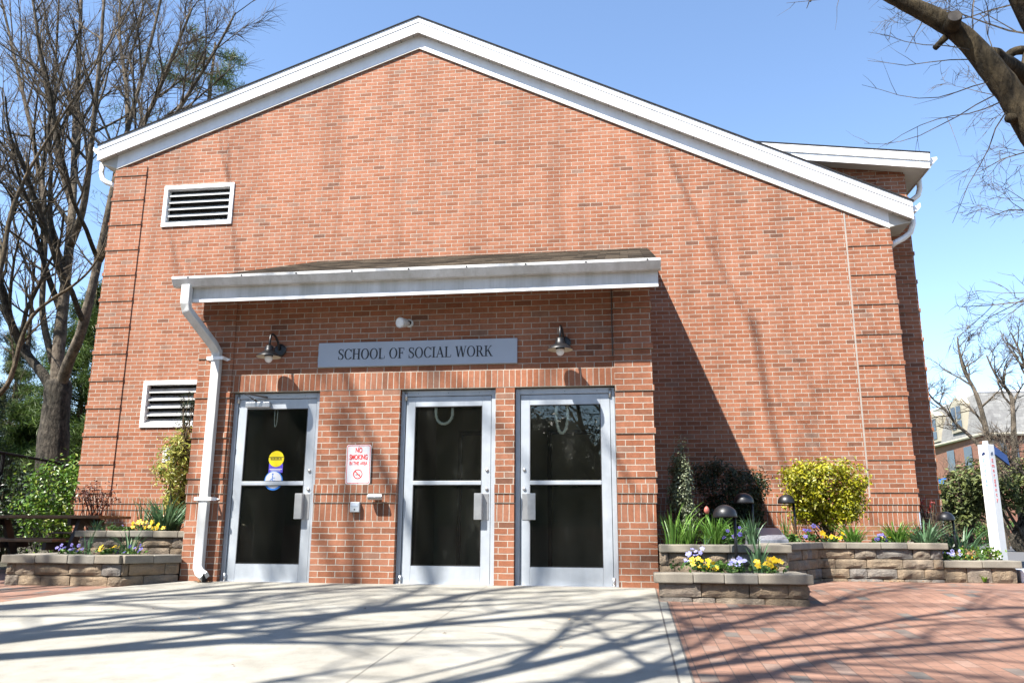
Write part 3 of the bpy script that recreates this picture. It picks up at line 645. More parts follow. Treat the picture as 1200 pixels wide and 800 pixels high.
# stickers on the left door
sx = -4.345
b = MB(); disc(b, sx, 1.385, .093, yg - .003, yg - .001); s1 = fixn(b.build('yellow_sticker', 'yellow', d1)); s1['label'] = 'round yellow door sticker with a black line'
b = MB(); b.box(sx - .088, sx + .088, yg - .004, yg - .0032, 1.400, 1.408); b.box(sx - .07, sx + .07, yg - .004, yg - .0032, 1.372, 1.378)
for i, (u0, u1) in enumerate(((-.07, -.045), (-.035, -.01), (0, .035), (.045, .065))): b.box(sx + u0, sx + u1, yg - .004, yg - .0032, 1.383, 1.395)
b.build('sticker_print', 'ink', s1)
b = MB(); b.box(sx - .086, sx + .086, yg - .0022, yg - .0008, 1.225, 1.33); s2 = b.build('violet_sticker', 'purple', d1)
b = MB()
b.box(sx - .075, sx + .075, yg - .0032, yg - .0024, 1.262, 1.272); b.box(sx - .06, sx + .06, yg - .0032, yg - .0024, 1.246, 1.254); b.build('sticker_print', 'sign_white', s2)
b = MB(); disc(b, sx - .015, 1.135, .112, yg - .006, yg - .003); s3 = fixn(b.build('access_sticker', 'blue', d1)); s3['label'] = 'round blue and white wheelchair access sticker'
b = MB(); disc(b, sx - .017, 1.142, .097, yg - .0072, yg - .0062); fixn(b.build('sticker_ground', 'sign_white', s3))
b = MB(); yy = (yg - .0085, yg - .0075); cx_, cz_ = sx - .02, 1.142
ringp(b, cx_ - .004, cz_ - .022, .032, .039, *yy, 100, 370); disc(b, cx_ - .008, cz_ + .066, .010, *yy, n=14)
b.box(cx_ - .013, cx_ - .005, *yy, cz_ - .01, cz_ + .053); b.box(cx_ - .005, cx_ + .022, *yy, cz_ + .02, cz_ + .027); b.box(cx_ - .005, cx_ + .03, *yy, cz_ - .012, cz_ - .005)
b.prism([(cx_ + .03, cz_ - .005), (cx_ + .023, cz_ - .009), (cx_ + .040, cz_ - .052), (cx_ + .047, cz_ - .049)], 'y', *yy)
fixn(b.build('wheelchair_mark', 'blue', s3))
# looped cords hanging behind the glass
def cord(name, cx_, ztop_, h, w_, label, r=.017):
    pts = []
    for i in range(25):
        t = i / 24; a = math.pi * t
        pts.append((cx_ - w_ / 2 * math.cos(a) * (1 if abs(math.cos(a)) < .98 else .98), .135 + .004 * math.sin(9 * t), ztop_ - h * (math.sin(a) ** .6)))
    tag(MB().tube(pts, [r * (1 + .25 * math.sin(i * 2.6)) for i in range(25)], 8).build(name, 'chain', None, smooth=True), label, 'cord')
cord('hanging_chain', -2.36, 1.965, .19, .20, 'wide white chain loop hanging inside the middle glass door')
cord('hanging_chain', -1.00, 1.965, .31, .13, 'long white chain loop hanging inside the right glass door')
cord('hanging_chain', -4.40, 1.965, .20, .035, 'thin pale chain loop hanging inside the left glass door', .006)

# ------------------------------------------------------------------ signs and fittings on the entrance wall
sg = thing('name_sign', 'long grey wall sign reading SCHOOL OF SOCIAL WORK above the middle door', 'sign', (-2.68, 0, 2.585))
BX(-3.86, -1.494, -.018, .0115, 2.44, 2.73).build('panel', 'sign_grey', sg, bevel=.003)
class Glyph:
    def __init__(s): s.b = MB(); s.k = 0
    def poly(s, pts):
        s.k += 1; s.b.prism(pts, 'y', -.0215 - .00004 * (s.k % 12), -.0175)
TH, TN, SF = .135, .05, .05
def stroke(g, X, Z, h, x0, z0, x1, z1, w_):
    d = Vector((x1 - x0, z1 - z0)); n = Vector((-d.y, d.x)).normalized() * w_ / 2
    if abs(d.x) > abs(d.y): off = [(x0 + n.x, z0 + n.y), (x0 - n.x, z0 - n.y), (x1 - n.x, z1 - n.y), (x1 + n.x, z1 + n.y)]
    else:                                  # upright or slanted stroke: cut level at top and bottom
        hw = w_ / 2 / abs(d.y) * d.length
        off = [(x0 - hw, z0), (x0 + hw, z0), (x1 + hw, z1), (x1 - hw, z1)]
    g.poly([(X + p * h, Z + q * h) for p, q in off])
def serif(g, X, Z, h, x, z, w_=TH, e=.09): g.poly([(X + (x - w_ / 2 - e) * h, Z + z * h), (X + (x + w_ / 2 + e) * h, Z + z * h), (X + (x + w_ / 2 + e) * h, Z + (z + .042) * h), (X + (x - w_ / 2 - e) * h, Z + (z + .042) * h)])
def stem(g, X, Z, h, x, w_=TH, z0=0, z1=1):
    stroke(g, X, Z, h, x, z0, x, z1, w_); serif(g, X, Z, h, x, z0, w_); serif(g, X, Z, h, x, z1 - .042, w_)
def oval(g, X, Z, h, cx_, cz_, rx_, rz_, a0, a1, n=28, th=TH, tn=TN):
    ps = []
    for i in range(n + 1):
        a = R(a0 + (a1 - a0) * i / n); ps.append(((cx_ + rx_ * math.cos(a), cz_ + rz_ * math.sin(a)), (cx_ + (rx_ - th) * math.cos(a), cz_ + (rz_ - tn) * math.sin(a))))
    for (o0, i0), (o1, i1) in zip(ps, ps[1:]): g.poly([(X + p * h, Z + q * h) for p, q in (i0, o0, o1, i1)])
def glyph(g, ch, X, Z, h):
    S = lambda *a: stroke(g, X, Z, h, *a)
    if ch == 'S':
        pts = [(.50, .70), (.475, .82), (.41, .93), (.30, .975), (.19, .95), (.11, .87), (.09, .76), (.13, .65), (.23, .57), (.34, .50), (.45, .41), (.50, .28), (.46, .13), (.37, .045), (.25, .02), (.14, .06), (.08, .16), (.055, .30)]
        wd = [.03, .04, .045, .055, .075, .10, .12, .13, .135, .135, .13, .12, .10, .07, .05, .045, .04, .03]
        L = []
        for i, (x, z) in enumerate(pts):
            t = Vector(pts[min(i + 1, 17)]) - Vector(pts[max(i - 1, 0)]); n = Vector((-t.y, t.x)).normalized() * wd[i] / 2; L.append(((x + n.x, z + n.y), (x - n.x, z - n.y)))
        for a, c in zip(L, L[1:]): g.poly([(X + p * h, Z + q * h) for p, q in (a[0], a[1], c[1], c[0])])
        S(.49, .70, .49, .99, .035); S(.065, 0, .065, .30, .035); return .56
    if ch == 'C': oval(g, X, Z, h, .40, .5, .38, .515, 38, 322, 30); S(.70, .68, .70, .98, .035); S(.70, .12, .70, .24, .03); return .74
    if ch == 'O': oval(g, X, Z, h, .40, .5, .385, .515, 0, 360, 40); return .80
    if ch == 'H': stem(g, X, Z, h, .15); stem(g, X, Z, h, .63); S(.2, .52, .58, .52, TN); return .78
    if ch == 'I': stem(g, X, Z, h, .17); return .34
    if ch == 'L': stem(g, X, Z, h, .16); S(.2, .022, .58, .022, .045); S(.575, .0, .60, .26, .035); return .64
    if ch == 'F': stem(g, X, Z, h, .16); S(.2, .978, .56, .978, .045); S(.56, .76, .56, 1, .035); S(.2, .52, .44, .52, TN); S(.44, .40, .44, .64, .035); return .60
    if ch == 'A': S(.09, 0, .38, 1, .05); S(.64, 0, .36, 1, TH); S(.2, .34, .55, .34, TN); serif(g, X, Z, h, .09, 0, .05, .08); serif(g, X, Z, h, .64, 0, TH, .07); return .76
    if ch == 'W':
        S(.28, 0, .09, 1, TH); S(.27, 0, .51, 1, .05); S(.71, 0, .50, 1, TH); S(.70, 0, .93, 1, .05)
        serif(g, X, Z, h, .09, .958, TH, .07); serif(g, X, Z, h, .50, .958, TH, .05); serif(g, X, Z, h, .93, .958, .05, .07); return 1.0
    if ch == 'R':
        stem(g, X, Z, h, .16); S(.2, .978, .38, .978, .045); S(.2, .50, .38, .50, .045); oval(g, X, Z, h, .36, .74, .23, .26, -90, 90, 18, TH, .045); S(.64, 0, .38, .49, TH); serif(g, X, Z, h, .66, 0, .06, .08); return .74
    if ch == 'K':
        stem(g, X, Z, h, .16); S(.20, .42, .60, .98, .05); S(.66, 0, .34, .60, TH); serif(g, X, Z, h, .61, .958, .05, .08); serif(g, X, Z, h, .67, 0, .10, .07); return .76
    return .30
adv = {'S': .56, 'C': .74, 'O': .80, 'H': .78, 'I': .34, 'L': .64, 'F': .60, 'A': .76, 'W': 1.0, 'R': .74, 'K': .76, ' ': .30}
T = 'SCHOOL OF SOCIAL WORK'; hh = .125; sp_ = .045
tot = sum(adv[c] + sp_ for c in T) * hh; hs = 1.845 / tot
X = -2.695 - 1.845 / 2
for ch in T:
    if ch != ' ':
        g = Glyph(); glyph(g, ch, 0, 0, hh)
        g.b.v = [(X + v[0] * hs, v[1], 2.525 + v[2]) for v in g.b.v]
        fixn(g.b.build('letter', 'ink', sg))
    X += (adv[ch] + sp_) * hh * hs
ns_ = thing('no_smoking_sign', 'white metal sign with red letters reading NO SMOKING IN THIS AREA', 'sign', (-3.31, 0, 1.31))
def rrect(x0, x1, z0, z1, r, n=5):
    out = []
    for cx_, cz_, a in ((x1 - r, z1 - r, 0), (x0 + r, z1 - r, 90), (x0 + r, z0 + r, 180), (x1 - r, z0 + r, 270)):
        out += [(cx_ + r * math.cos(R(a + 90 * i / n)), cz_ + r * math.sin(R(a + 90 * i / n))) for i in range(n + 1)]
    return out
b = MB(); b.prism(rrect(-3.455, -3.165, 1.085, 1.53, .025), 'y', -.012, -.008); fixn(b.build('plate', 'sign_white', ns_))
o_, i_ = rrect(-3.447, -3.173, 1.093, 1.522, .022), rrect(-3.441, -3.179, 1.099, 1.516, .018)
b = MB()
for j in range(len(o_)): b.prism([o_[j], o_[(j + 1) % len(o_)], i_[(j + 1) % len(i_)], i_[j]], 'y', -.0135, -.0122)
fixn(b.build('border', 'red', ns_))
put_text('NO', .083, (-3.31, -.0135, 1.464), 'red', ns_, .62, .002); put_text('SMOKING', .08, (-3.31, -.0135, 1.386), 'red', ns_, .60, .0022); put_text('IN THIS AREA', .058, (-3.31, -.0135, 1.318), 'red', ns_, .60, .001)
b = MB(); ringp(b, -3.31, 1.198, .044, .055, -.0137, -.0122); b.prism([(-3.31 - .036, 1.198 + .028), (-3.31 - .028, 1.198 + .036), (-3.31 + .036, 1.198 - .028), (-3.31 + .028, 1.198 - .036)], 'y', -.0141, -.0122)
fixn(b.build('prohibition_mark', 'red', ns_))
b = MB(); b.box(-3.338, -3.288, -.0133, -.0122, 1.188, 1.197); b.box(-3.286, -3.280, -.0133, -.0122, 1.188, 1.197); b.box(-3.286, -3.280, -.0133, -.0122, 1.203, 1.216); b.build('cigarette_mark', 'ink', ns_)
for z in (1.512, 1.103): MB().lathe([(0, -.004), (.005, -.004), (.006, 0)], (-3.31, -.012, z), 12, 'y').build('bolt', 'alu_dull', ns_)
cr = thing('card_reader', 'small grey card reader box on the brickwork below the no smoking sign', 'card reader', (-3.317, -.0, .83))
BX(-3.372, -3.262, -.05, -.0, .775, .888).build('housing', 'alu', cr, bevel=.008)
BX(-3.355, -3.279, -.053, -.0505, .84, .872).build('reader_face', 'sign_grey', cr); b = MB(); b.lathe([(0, -.003), (.008, -.003), (.008, .0)], (-3.317, -.05, .805), 12, 'y'); b.build('button', 'dark', cr)
ash = thing('wall_ashtray', 'small steel cigarette receptacle mounted on the brickwork left of the middle door', 'ashtray', (-3.075, -.02, .94))
MB().tube([(-3.155, -.075, .94), (-2.995, -.075, .94)], .034, 18).build('barrel', 'alu_dull', ash, bevel=.002)
BX(-3.11, -3.04, -.05, -.018, .925, .955).build('mount', 'alu_dull', ash); BX(-3.15, -3.0, -.11, -.10, .93, .936).build('slot', 'dark', ash)
fl = thing('flood_light', 'small white security light on the bricks above the name sign', 'light', (-2.79, 0, 2.93))
b = MB(); b.lathe([(0, 0), (.05, 0), (.05, -.02), (.03, -.03)], (-2.775, .012, 2.945), 20, 'y'); b.build('base', 'white_old', fl, smooth=False)
hd = MB(); v0 = Vector((-2.775, -.02, 2.94)); dr = Vector((-.35, -.85, -.15)).normalized()
hd.tube([v0, v0 + dr * .05, v0 + dr * .07, v0 + dr * .17], [.02, .03, .05, .062], 18); hd.build('head', 'white_old', fl)
MB().tube([v0 + dr * .168, v0 + dr * .18], [.052, .045], 18).build('lens', 'bulb', fl)
def gooseneck(x, label):
    t = thing('wall_lamp', label, 'lamp', (x, 0, 2.6), 'gooseneck lamps on the entrance wall')
    b = MB(); b.lathe([(0, 0), (.075, 0), (.075, -.02), (.06, -.03), (0, -.03)], (x + .03, .011, 2.66), 24, 'y'); b.build('back_plate', 'black', t, smooth=False)
    MB().tube([(x + .03, -.02, 2.66), (x + .02, -.05, 2.74), (x + .01, -.10, 2.80), (x, -.17, 2.82), (x, -.22, 2.79), (x, -.235, 2.72), (x, -.235, 2.64)], .014, 10).build('arm', 'black', t, smooth=True)
    c = (x, -.235, 2.55)
    b = MB(); b.lathe([(0, .12), (.04, .118), (.05, .09), (.055, .045), (.075, .04), (.142, -.015), (.142, -.02)], c, 32); sh = b.build('shade', 'black', t, smooth=True)
    b = MB(); b.lathe([(.139, -.0195), (.075, .032), (.0, .034)], c, 32); b.build('shade_lining', 'lamp_inner', sh, smooth=True)
    b = MB(); b.lathe([(.047, .03), (.05, -.0), (.05, -.01), (.046, -.015)], c, 24); b.build('collar', 'black', t, smooth=True)
    b = MB(); b.lathe([(.042, -.012), (.046, -.03), (.043, -.055), (.03, -.076), (.012, -.085), (0, -.086)], c, 24); b.build('bulb', 'bulb', t, smooth=True)
gooseneck(-4.375, 'black gooseneck wall lamp above the left door, beside the downspout')
gooseneck(-.985, 'black gooseneck wall lamp above the right door')
nt_ = thing('notice_plate', 'small white notice plate on the brick wall behind the yellow green shrub', 'sign', (-7.84, D - .01, 1.78))
BX(-7.95, -7.73, D - .012, D - .002, 1.66, 1.905).build('plate', 'sign_white', nt_)
put_text('40', .085, (-7.855, D - .0135, 1.855), 'ink', nt_, .8)
# conduit: dark rod added for the thin shade line at the pier edge
tag(MB().tube([(-.415, -.01, 3.28), (-.415, -.01, 2.50)], .006, 6).build('pier_shade_line', 'wood_dark', P))

# ------------------------------------------------------------------ stone planters
def blockrow(b, p0, p1, z0, z1, depth, rng, wmin, wmax, jit=.018, back=False):
    """a course of split-faced blocks from p0 to p1 (face on the right-hand side looking p0->p1 is the front)"""
    p0, p1 = Vector((*p0, 0)), Vector((*p1, 0)); L = (p1 - p0).length; t = (p1 - p0) / L; nrm = Vector((t.y, -t.x, 0))
    s = 0; first = rng.uniform(.4, 1)
    while s < L - .01:
        wd = rng.uniform(wmin, wmax) * (first if s == 0 else 1)
        if L - s - wd < wmin * .6: wd = L - s
        NX, NZ = 7, 4; g = .004; off = rng.uniform(-.007, .007); seed = rng.uniform(0, 100)
        grid = []
        for j in range(NZ + 1):
            for i in range(NX + 1):
                u, v = i / NX, j / NZ
                edge = min(u, 1 - u) * NX / 1.6; edge2 = min(v, 1 - v) * NZ / 1.3
                e = min(1, edge) * min(1, edge2)
                dsp = jit * (.2 + e * 1.1) + e * jit * 1.3 * noise.noise(Vector((u * 2.6 + seed, v * 1.8, seed))) + off
                cu = (1 - min(1, edge)) * .0
                q = p0 + t * (s + g + (wd - 2 * g) * u + rng.uniform(-.003, .003) * (0 < u < 1)) + nrm * dsp
                zz = z0 + .003 + (z1 - z0 - .006) * v + (.006 * (1 if v == 0 else -1) * (abs(u - .5) > .49) if v in (0, 1) else 0)
                grid.append((q.x, q.y, zz))
        n = len(b.v); b.v += grid; W = NX + 1
        for j in range(NZ):
            for i in range(NX): b.f.append((n + j * W + i, n + j * W + i + 1, n + (j + 1) * W + i + 1, n + (j + 1) * W + i)); b.m.append(0)
        # back and sides
        border = [n + i for i in range(W)] + [n + j * W + NX for j in range(1, NZ + 1)] + [n + NZ * W + i for i in range(NX - 1, -1, -1)] + [n + j * W for j in range(NZ - 1, 0, -1)]
        m_ = len(b.v)
        for q in border:
            v = Vector(b.v[q]); s_ = (v - p0).dot(t); w_ = p0 + t * s_ - nrm * depth; b.v.append((w_.x, w_.y, v.z))
        kk = len(border)
        for i in range(kk): j = (i + 1) % kk; b.f.append((border[j], border[i], m_ + i, m_ + j)); b.m.append(0)
        b.f.append(tuple(m_ + i for i in range(kk))); b.m.append(0)
        s += wd
def caprow(name, parent, p0, p1, z0, z1, over, depth, rng, wmin=.26, wmax=.46, ends=(0, 0)):
    p0, p1 = Vector((*p0, 0)), Vector((*p1, 0)); t = (p1 - p0).normalized(); nrm = Vector((t.y, -t.x, 0))
    p0 = p0 - t * ends[0]; L = (p1 + t * ends[1] - p0).length; s = 0; b = MB()
    while s < L - .01:
        wd = rng.uniform(wmin, wmax)
        if L - s - wd < wmin * .6: wd = L - s
        j = rng.uniform(-.005, .005); zj = rng.uniform(-.003, .003)
        a, c = p0 + t * (s + .002), p0 + t * (s + wd - .002)
        b.prism([tuple((a + nrm * (over + j)).xy), tuple((c + nrm * (over + j)).xy), tuple((c - nrm * depth).xy), tuple((a - nrm * depth).xy)], 'z', z0 + zj, z1 + zj); s += wd
    o = b.build(name, 'cap', parent, bevel=.011, seg=2)
    return o
def planter(label, faces, courses, capz, over, depth, seed, loc, soil=None, ends=None, wr=(.17, .46), group='stacked stone planters'):
    t = thing('stone_planter', label, 'planter', loc, group); rng = random.Random(seed)
    b = MB()
    for p0, p1 in faces:
        for z0, z1 in courses: blockrow(b, p0, p1, z0, z1, depth, rng, *wr)
    b.build('block_wall', 'stone', t)
    for i, (p0, p1) in enumerate(faces): caprow('cap', t, p0, p1, capz[0], capz[1], over, depth + .06, rng, ends=(ends[i] if ends else (0, 0)))
    if soil:
        bb = MB(); poly, z = soil
        bm = bmesh.new(); vs = [bm.verts.new((x, y, z)) for x, y in poly]; bm.faces.new(vs); bmesh.ops.triangulate(bm, faces=bm.faces)
        for _ in range(5): bmesh.ops.subdivide_edges(bm, edges=[e for e in bm.edges if e.calc_length() > .12], cuts=1)
        for v in bm.verts: v.co.z += .035 * noise.noise(v.co * 3) + .02 * noise.noise(v.co * 11)
        me = bpy.data.meshes.new('soil'); bm.to_mesh(me); bm.free(); me.materials.append(M['soil']); o = bpy.data.objects.new('soil', me); col.objects.link(o); o.parent = t; o.matrix_parent_inverse = Matrix.Translation(-parent_world(t))
    return t
# faces run so that the front lies on the right hand side of p0->p1
planter('low front stone planter of yellow and violet pansies right of the right door', [((-.02, -1.02), (1.31, -1.02)), ((1.31, -1.02), (1.31, -.30))],
        [(-.15, -.005), (-.005, .122)], (.122, .208), .05, .20, 5, (.6, -.7, 0), ([(0, -.85), (1.15, -.85), (1.15, -.32), (0, -.32)], .165), [(.045, .05), (-.19, 0)])
planter('upper stone planter tier holding the tulip and strap leaves beside the entrance', [((.02, -.30), (1.27, -.30)), ((1.27, -.30), (1.27, .32))],
        [(-.02, .122), (.122, .252), (.252, .380)], (.380, .458), .05, .20, 6, (.6, .8, 0), ([(.03, -.12), (1.12, -.12), (1.12, D), (.03, D)], .41), [(0, .05), (-.19, 0)])
planter('long stone planter wall under the golden shrub on the right', [((1.28, .30), (2.05, 1.80)), ((2.05, 1.80), (3.46, 1.80)), ((3.46, 1.80), (3.46, 3.6))],
        [(-.08, .038), (.038, .155), (.155, .272), (.272, .388)], (.388, .463), .045, .20, 7, (2.4, 2.6, 0), ([(1.13, .45), (1.95, 1.95), (3.3, 1.95), (3.3, D), (1.13, D)], .415), [(0, -.02), (.01, .07), (-.19, 0)])
planter('lowest stone planter step at the right end of the long wall, beside the white pylon', [((3.47, 1.815), (4.28, 1.815)), ((4.28, 1.815), (4.28, 4.2))],
        [(-.14, .0), (.0, .178)], (.178, .262), .045, .2, 8, (3.9, 2.8, 0), ([(3.5, 1.95), (4.15, 1.95), (4.5, 4.6), (3.5, 4.6)], .215), [(0, .06), (-.19, 0)])
planter('low stone planter with a rounded corner beside the picnic table on the left', [((-7.06, -.60), (-5.70, -.60)), ((-5.70, -.60), (-5.36, -.03)), ((-7.06, .45), (-7.06, -.60))],
        [(-.18, -.045), (-.045, .085), (.085, .212)], (.212, .300), .05, .20, 9, (-6.3, -.2, 0), ([(-6.95, -.45), (-5.75, -.45), (-5.45, .1), (-5.45, .44), (-6.95, .44)], .255), [(.04, .0), (0, 0), (0, -.15)])
planter('upper stone planter tier with strap leaves against the left brick wall', [((-6.98, .47), (-5.36, .47)), ((-6.98, 2.2), (-6.98, .47))],
        [(.1, .23), (.23, .36), (.36, .482)], (.482, .558), .05, .2, 10, (-6.2, 1.5, 0), ([(-6.9, .6), (-5.37, .6), (-5.37, D), (-8.9, D), (-8.9, 2.3), (-6.9, 2.1)], .50), [(.05, 0), (0, -.15)])
tag(BX(4.36, 4.62, 1.9, 2.2, 0, .16).build('white_kerb_block', 'sign_white', None, bevel=.02), 'small white painted block on the paving at the right edge', 'block')

# ------------------------------------------------------------------ plants
def leafcloud(b, centers, n, sz, rng, sig=.06, asp=.55, up=.35, out=None, fold=.25):
    for i in range(n):
        c = Vector(rng.choice(centers)); p = c + Vector((rng.gauss(0, sig), rng.gauss(0, sig), rng.gauss(0, sig)))
        nr = Vector((rng.gauss(0, 1), rng.gauss(0, 1), rng.gauss(0, 1))).normalized()
        if out is not None: nr = (nr * .8 + (p - Vector(out)).normalized() * .8)
        nr = (nr + Vector((0, 0, up))).normalized()
        t = nr.cross(Vector((rng.gauss(0, 1), rng.gauss(0, 1), rng.gauss(0, 1)))).normalized(); s_ = nr.cross(t); L = sz * rng.uniform(.65, 1.3)
        m_ = p + nr * L * fold * .3
        n0 = len(b.v)
        for q in (p - t * L / 2, p + s_ * L * asp / 2 + nr * L * fold * .4, p + t * L / 2, p - s_ * L * asp / 2 + nr * L * fold * .4): b.v.append((q.x, q.y, q.z))
        b.f.append((n0, n0 + 1, n0 + 2)); b.m.append(b.mi); b.f.append((n0, n0 + 2, n0 + 3)); b.m.append(b.mi)
def lumpy(c, rad, n, rng, shell=.75, lump=.25):
    out = []
    c = Vector(c)
    while len(out) < n:
        d = Vector((rng.gauss(0, 1), rng.gauss(0, 1), rng.gauss(0, 1))).normalized()
        r = (1 - (1 - shell) * rng.random()) * (1 + lump * noise.noise(d * 1.9 + c))
        out.append(c + Vector((d.x * rad[0] * r, d.y * rad[1] * r, d.z * rad[2] * r)))
    return out
def stems(name, parent, base, tips, r, mat, rng, wob=.05):
    b = MB()
    for tpt in tips:
        a, c = Vector(base) + Vector((rng.uniform(-.06, .06), rng.uniform(-.06, .06), 0)), Vector(tpt); m_ = (a + c) / 2 + Vector((rng.gauss(0, wob), rng.gauss(0, wob), .04))
        b.tube([a, (a + m_) / 2 + Vector((rng.gauss(0, wob * .4), rng.gauss(0, wob * .4), 0)), m_, c], [r, r * .8, r * .6, r * .3], 5)
    return b.build(name, mat, parent)
def bush(name, label, cat, c, rad, nclump, nleaf, sz, mat, seed, basez, sig=.05, asp=.55, shell=.7, lump=.3, stem='bark_brown', boxy=None, group=None, up=.35, core=0):
    rng = random.Random(seed); t = thing(name, label, cat, (c[0], c[1], basez), group)
    cl = lumpy(c, rad, nclump, rng, shell, lump)
    if boxy:
        cl = []
        while len(cl) < nclump:                   # clipped block, a little wider at the top
            u, v, h_ = rng.uniform(-1, 1), rng.uniform(-1, 1), rng.uniform(-1, 1); f = 1 + .17 * h_
            if max(abs(u), abs(v), abs(h_)) < .45: continue
            q = Vector((c[0] + u * rad[0] * f, c[1] + v * rad[1] * f, c[2] + h_ * rad[2] * (1 - .10 * u * u)))
            if noise.noise(q * 3.1) > -.26: cl.append(q)
    b = MB(); leafcloud(b, cl, nleaf, sz, rng, sig, asp, up, c); b.build('foliage', mat, t)
    if core:  # solid dark lump added inside the leaves to stop light showing through
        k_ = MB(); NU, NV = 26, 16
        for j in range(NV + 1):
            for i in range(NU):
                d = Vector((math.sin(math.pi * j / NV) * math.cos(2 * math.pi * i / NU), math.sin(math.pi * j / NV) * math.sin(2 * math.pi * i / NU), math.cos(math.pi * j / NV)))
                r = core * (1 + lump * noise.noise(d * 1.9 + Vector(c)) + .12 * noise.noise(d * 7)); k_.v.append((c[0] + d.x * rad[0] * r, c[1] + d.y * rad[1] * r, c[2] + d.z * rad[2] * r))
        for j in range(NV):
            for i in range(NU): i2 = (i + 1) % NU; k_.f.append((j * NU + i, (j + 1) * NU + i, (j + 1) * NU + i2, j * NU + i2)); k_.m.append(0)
        k_.build('light_block_core', 'leaf_dark', t)
    stems('stem', t, (c[0], c[1], basez), rng.sample(cl, min(26, len(cl))), .012, stem, rng)
    return t
def blades(b, c, n, h, spread, wd, rng, curve=.5):
    for i in range(n):
        a = rng.uniform(0, 2 * math.pi); r0 = rng.uniform(0, .35) * spread; L = h * rng.choice((rng.uniform(.35, .8), rng.uniform(.7, 1.1)))
        base = Vector((c[0] + r0 * math.cos(a) , c[1] + r0 * math.sin(a), c[2])); lean = rng.uniform(.1, 1) * spread
        d = Vector((math.cos(a), math.sin(a), 0)); side = Vector((-d.y, d.x, 0)); tw = rng.uniform(-1, 1); side = (side + d * tw).normalized()
        bend = rng.random() < .25
        n0 = len(b.v); K = 5
        for j in range(K + 1):
            u = j / K; q = base + d * lean * (u ** 1.8) + Vector((0, 0, L * (u - curve * .35 * u * u * u - (.5 * max(0, u - .6) if bend else 0)))); ww = wd * (1 - u ** 3) * (.7 + .6 * u * (1 - u)) / 2 + .0008
            b.v.append(tuple(q - side * ww)); b.v.append(tuple(q + side * ww))
        for j in range(K): b.f.append((n0 + 2 * j, n0 + 2 * j + 1, n0 + 2 * j + 3, n0 + 2 * j + 2)); b.m.append(b.mi)
def straps(name, label, c, n, h, spread, wd, mat, seed, group='strap leaved clumps in the planters'):
    rng = random.Random(seed); b = MB(); blades(b, c, n, h, spread, wd, rng); o = b.build(name, mat); return tag(o, label, 'plant', group)
def pansy_face(b, e, p, nr, s, rng):
    nr = nr.normalized(); t = nr.orthogonal().normalized(); t = Matrix.Rotation(rng.uniform(0, 6.3), 3, nr) @ t; u = nr.cross(t)
    for kx in range(5):
        a = kx * 2 * math.pi / 5; d = t * math.cos(a) + u * math.sin(a); sd = nr.cross(d)
        pts = [p, p + d * s * .5 + sd * s * .42 + nr * s * .10, p + d * s * .95 + sd * s * .25 + nr * s * .03, p + d * s + nr * s * .06, p + d * s * .95 - sd * s * .25 + nr * s * .03, p + d * s * .5 - sd * s * .42 + nr * s * .10]
        n0 = len(b.v); b.v += [tuple(q + nr * .001 * kx) for q in pts]; b.f.append(tuple(range(n0, n0 + 6))); b.m.append(b.mi)
    if e is not None:
        n0 = len(e.v)
        for kx in range(6):
            a = kx * math.pi / 3; q = p + nr * (.006 + s * .05) + (t * math.cos(a) + u * math.sin(a)) * s * .28; e.v.append(tuple(q))
        e.f.append(tuple(range(n0, n0 + 6))); e.m.append(0)
def pansies(label, c, rad, n, petal, seed, fs=.034, h=.10, eye=True, nleaf=130):
    rng = random.Random(seed); t = thing('pansy_plant', label, 'flowers', c, 'pansies and violas in the planters')
    b = MB(); cl = [Vector(c) + Vector((rng.gauss(0, rad * .55), rng.gauss(0, rad * .4), rng.uniform(.01, h * .7))) for _ in range(30)]
    leafcloud(b, cl, nleaf, .045, rng, .018, .6, .6); b.build('foliage', 'leaf_mid', t)
    for i in range(int(n * 1.5) if n > 2 else n):
        a = rng.uniform(0, 6.28); r = rad * 1.15 * math.sqrt(rng.random()); p = Vector(c) + Vector((r * math.cos(a), r * math.sin(a) * .7, h * rng.uniform(.45, 1.35)))
        f = MB(); e = MB(); pansy_face(f, e, p, Vector((rng.gauss(-.1, .35), rng.gauss(-.8, .3), rng.gauss(.55, .3))), fs * .74 * rng.uniform(.65, 1.15), rng)
        fo = f.build('blossom', petal, t)
        if eye: e.build('blossom_eye', 'petal_eye', fo)
    return t
SZ = .455
# right side shrubs
bush('golden_shrub', 'bright golden yellow euonymus shrub against the right brick wall', 'shrub', (2.33, 2.62, 1.10), (.43, .30, .37), 230, 9500, .05, 'leaf_euonymus', 21, .42, .06, .6, .45, .35, boxy=True)
bush('columnar_holly', 'narrow upright grey green holly in the shade beside the entrance wall', 'shrub', (at(799, 570, .42).x, .42, 1.02), (.125, .13, .50), 130, 6500, .032, 'leaf_holly', 22, .42, .035, .6, .3, .35)
bush('clipped_yew', 'broad dark clipped evergreen shrub in the shadow of the entrance', 'shrub', (1.12, 2.75, 1.02), (.40, .32, .48), 200, 13000, .042, 'leaf_dark', 23, .42, .05, .5, .3, .1, boxy=True)
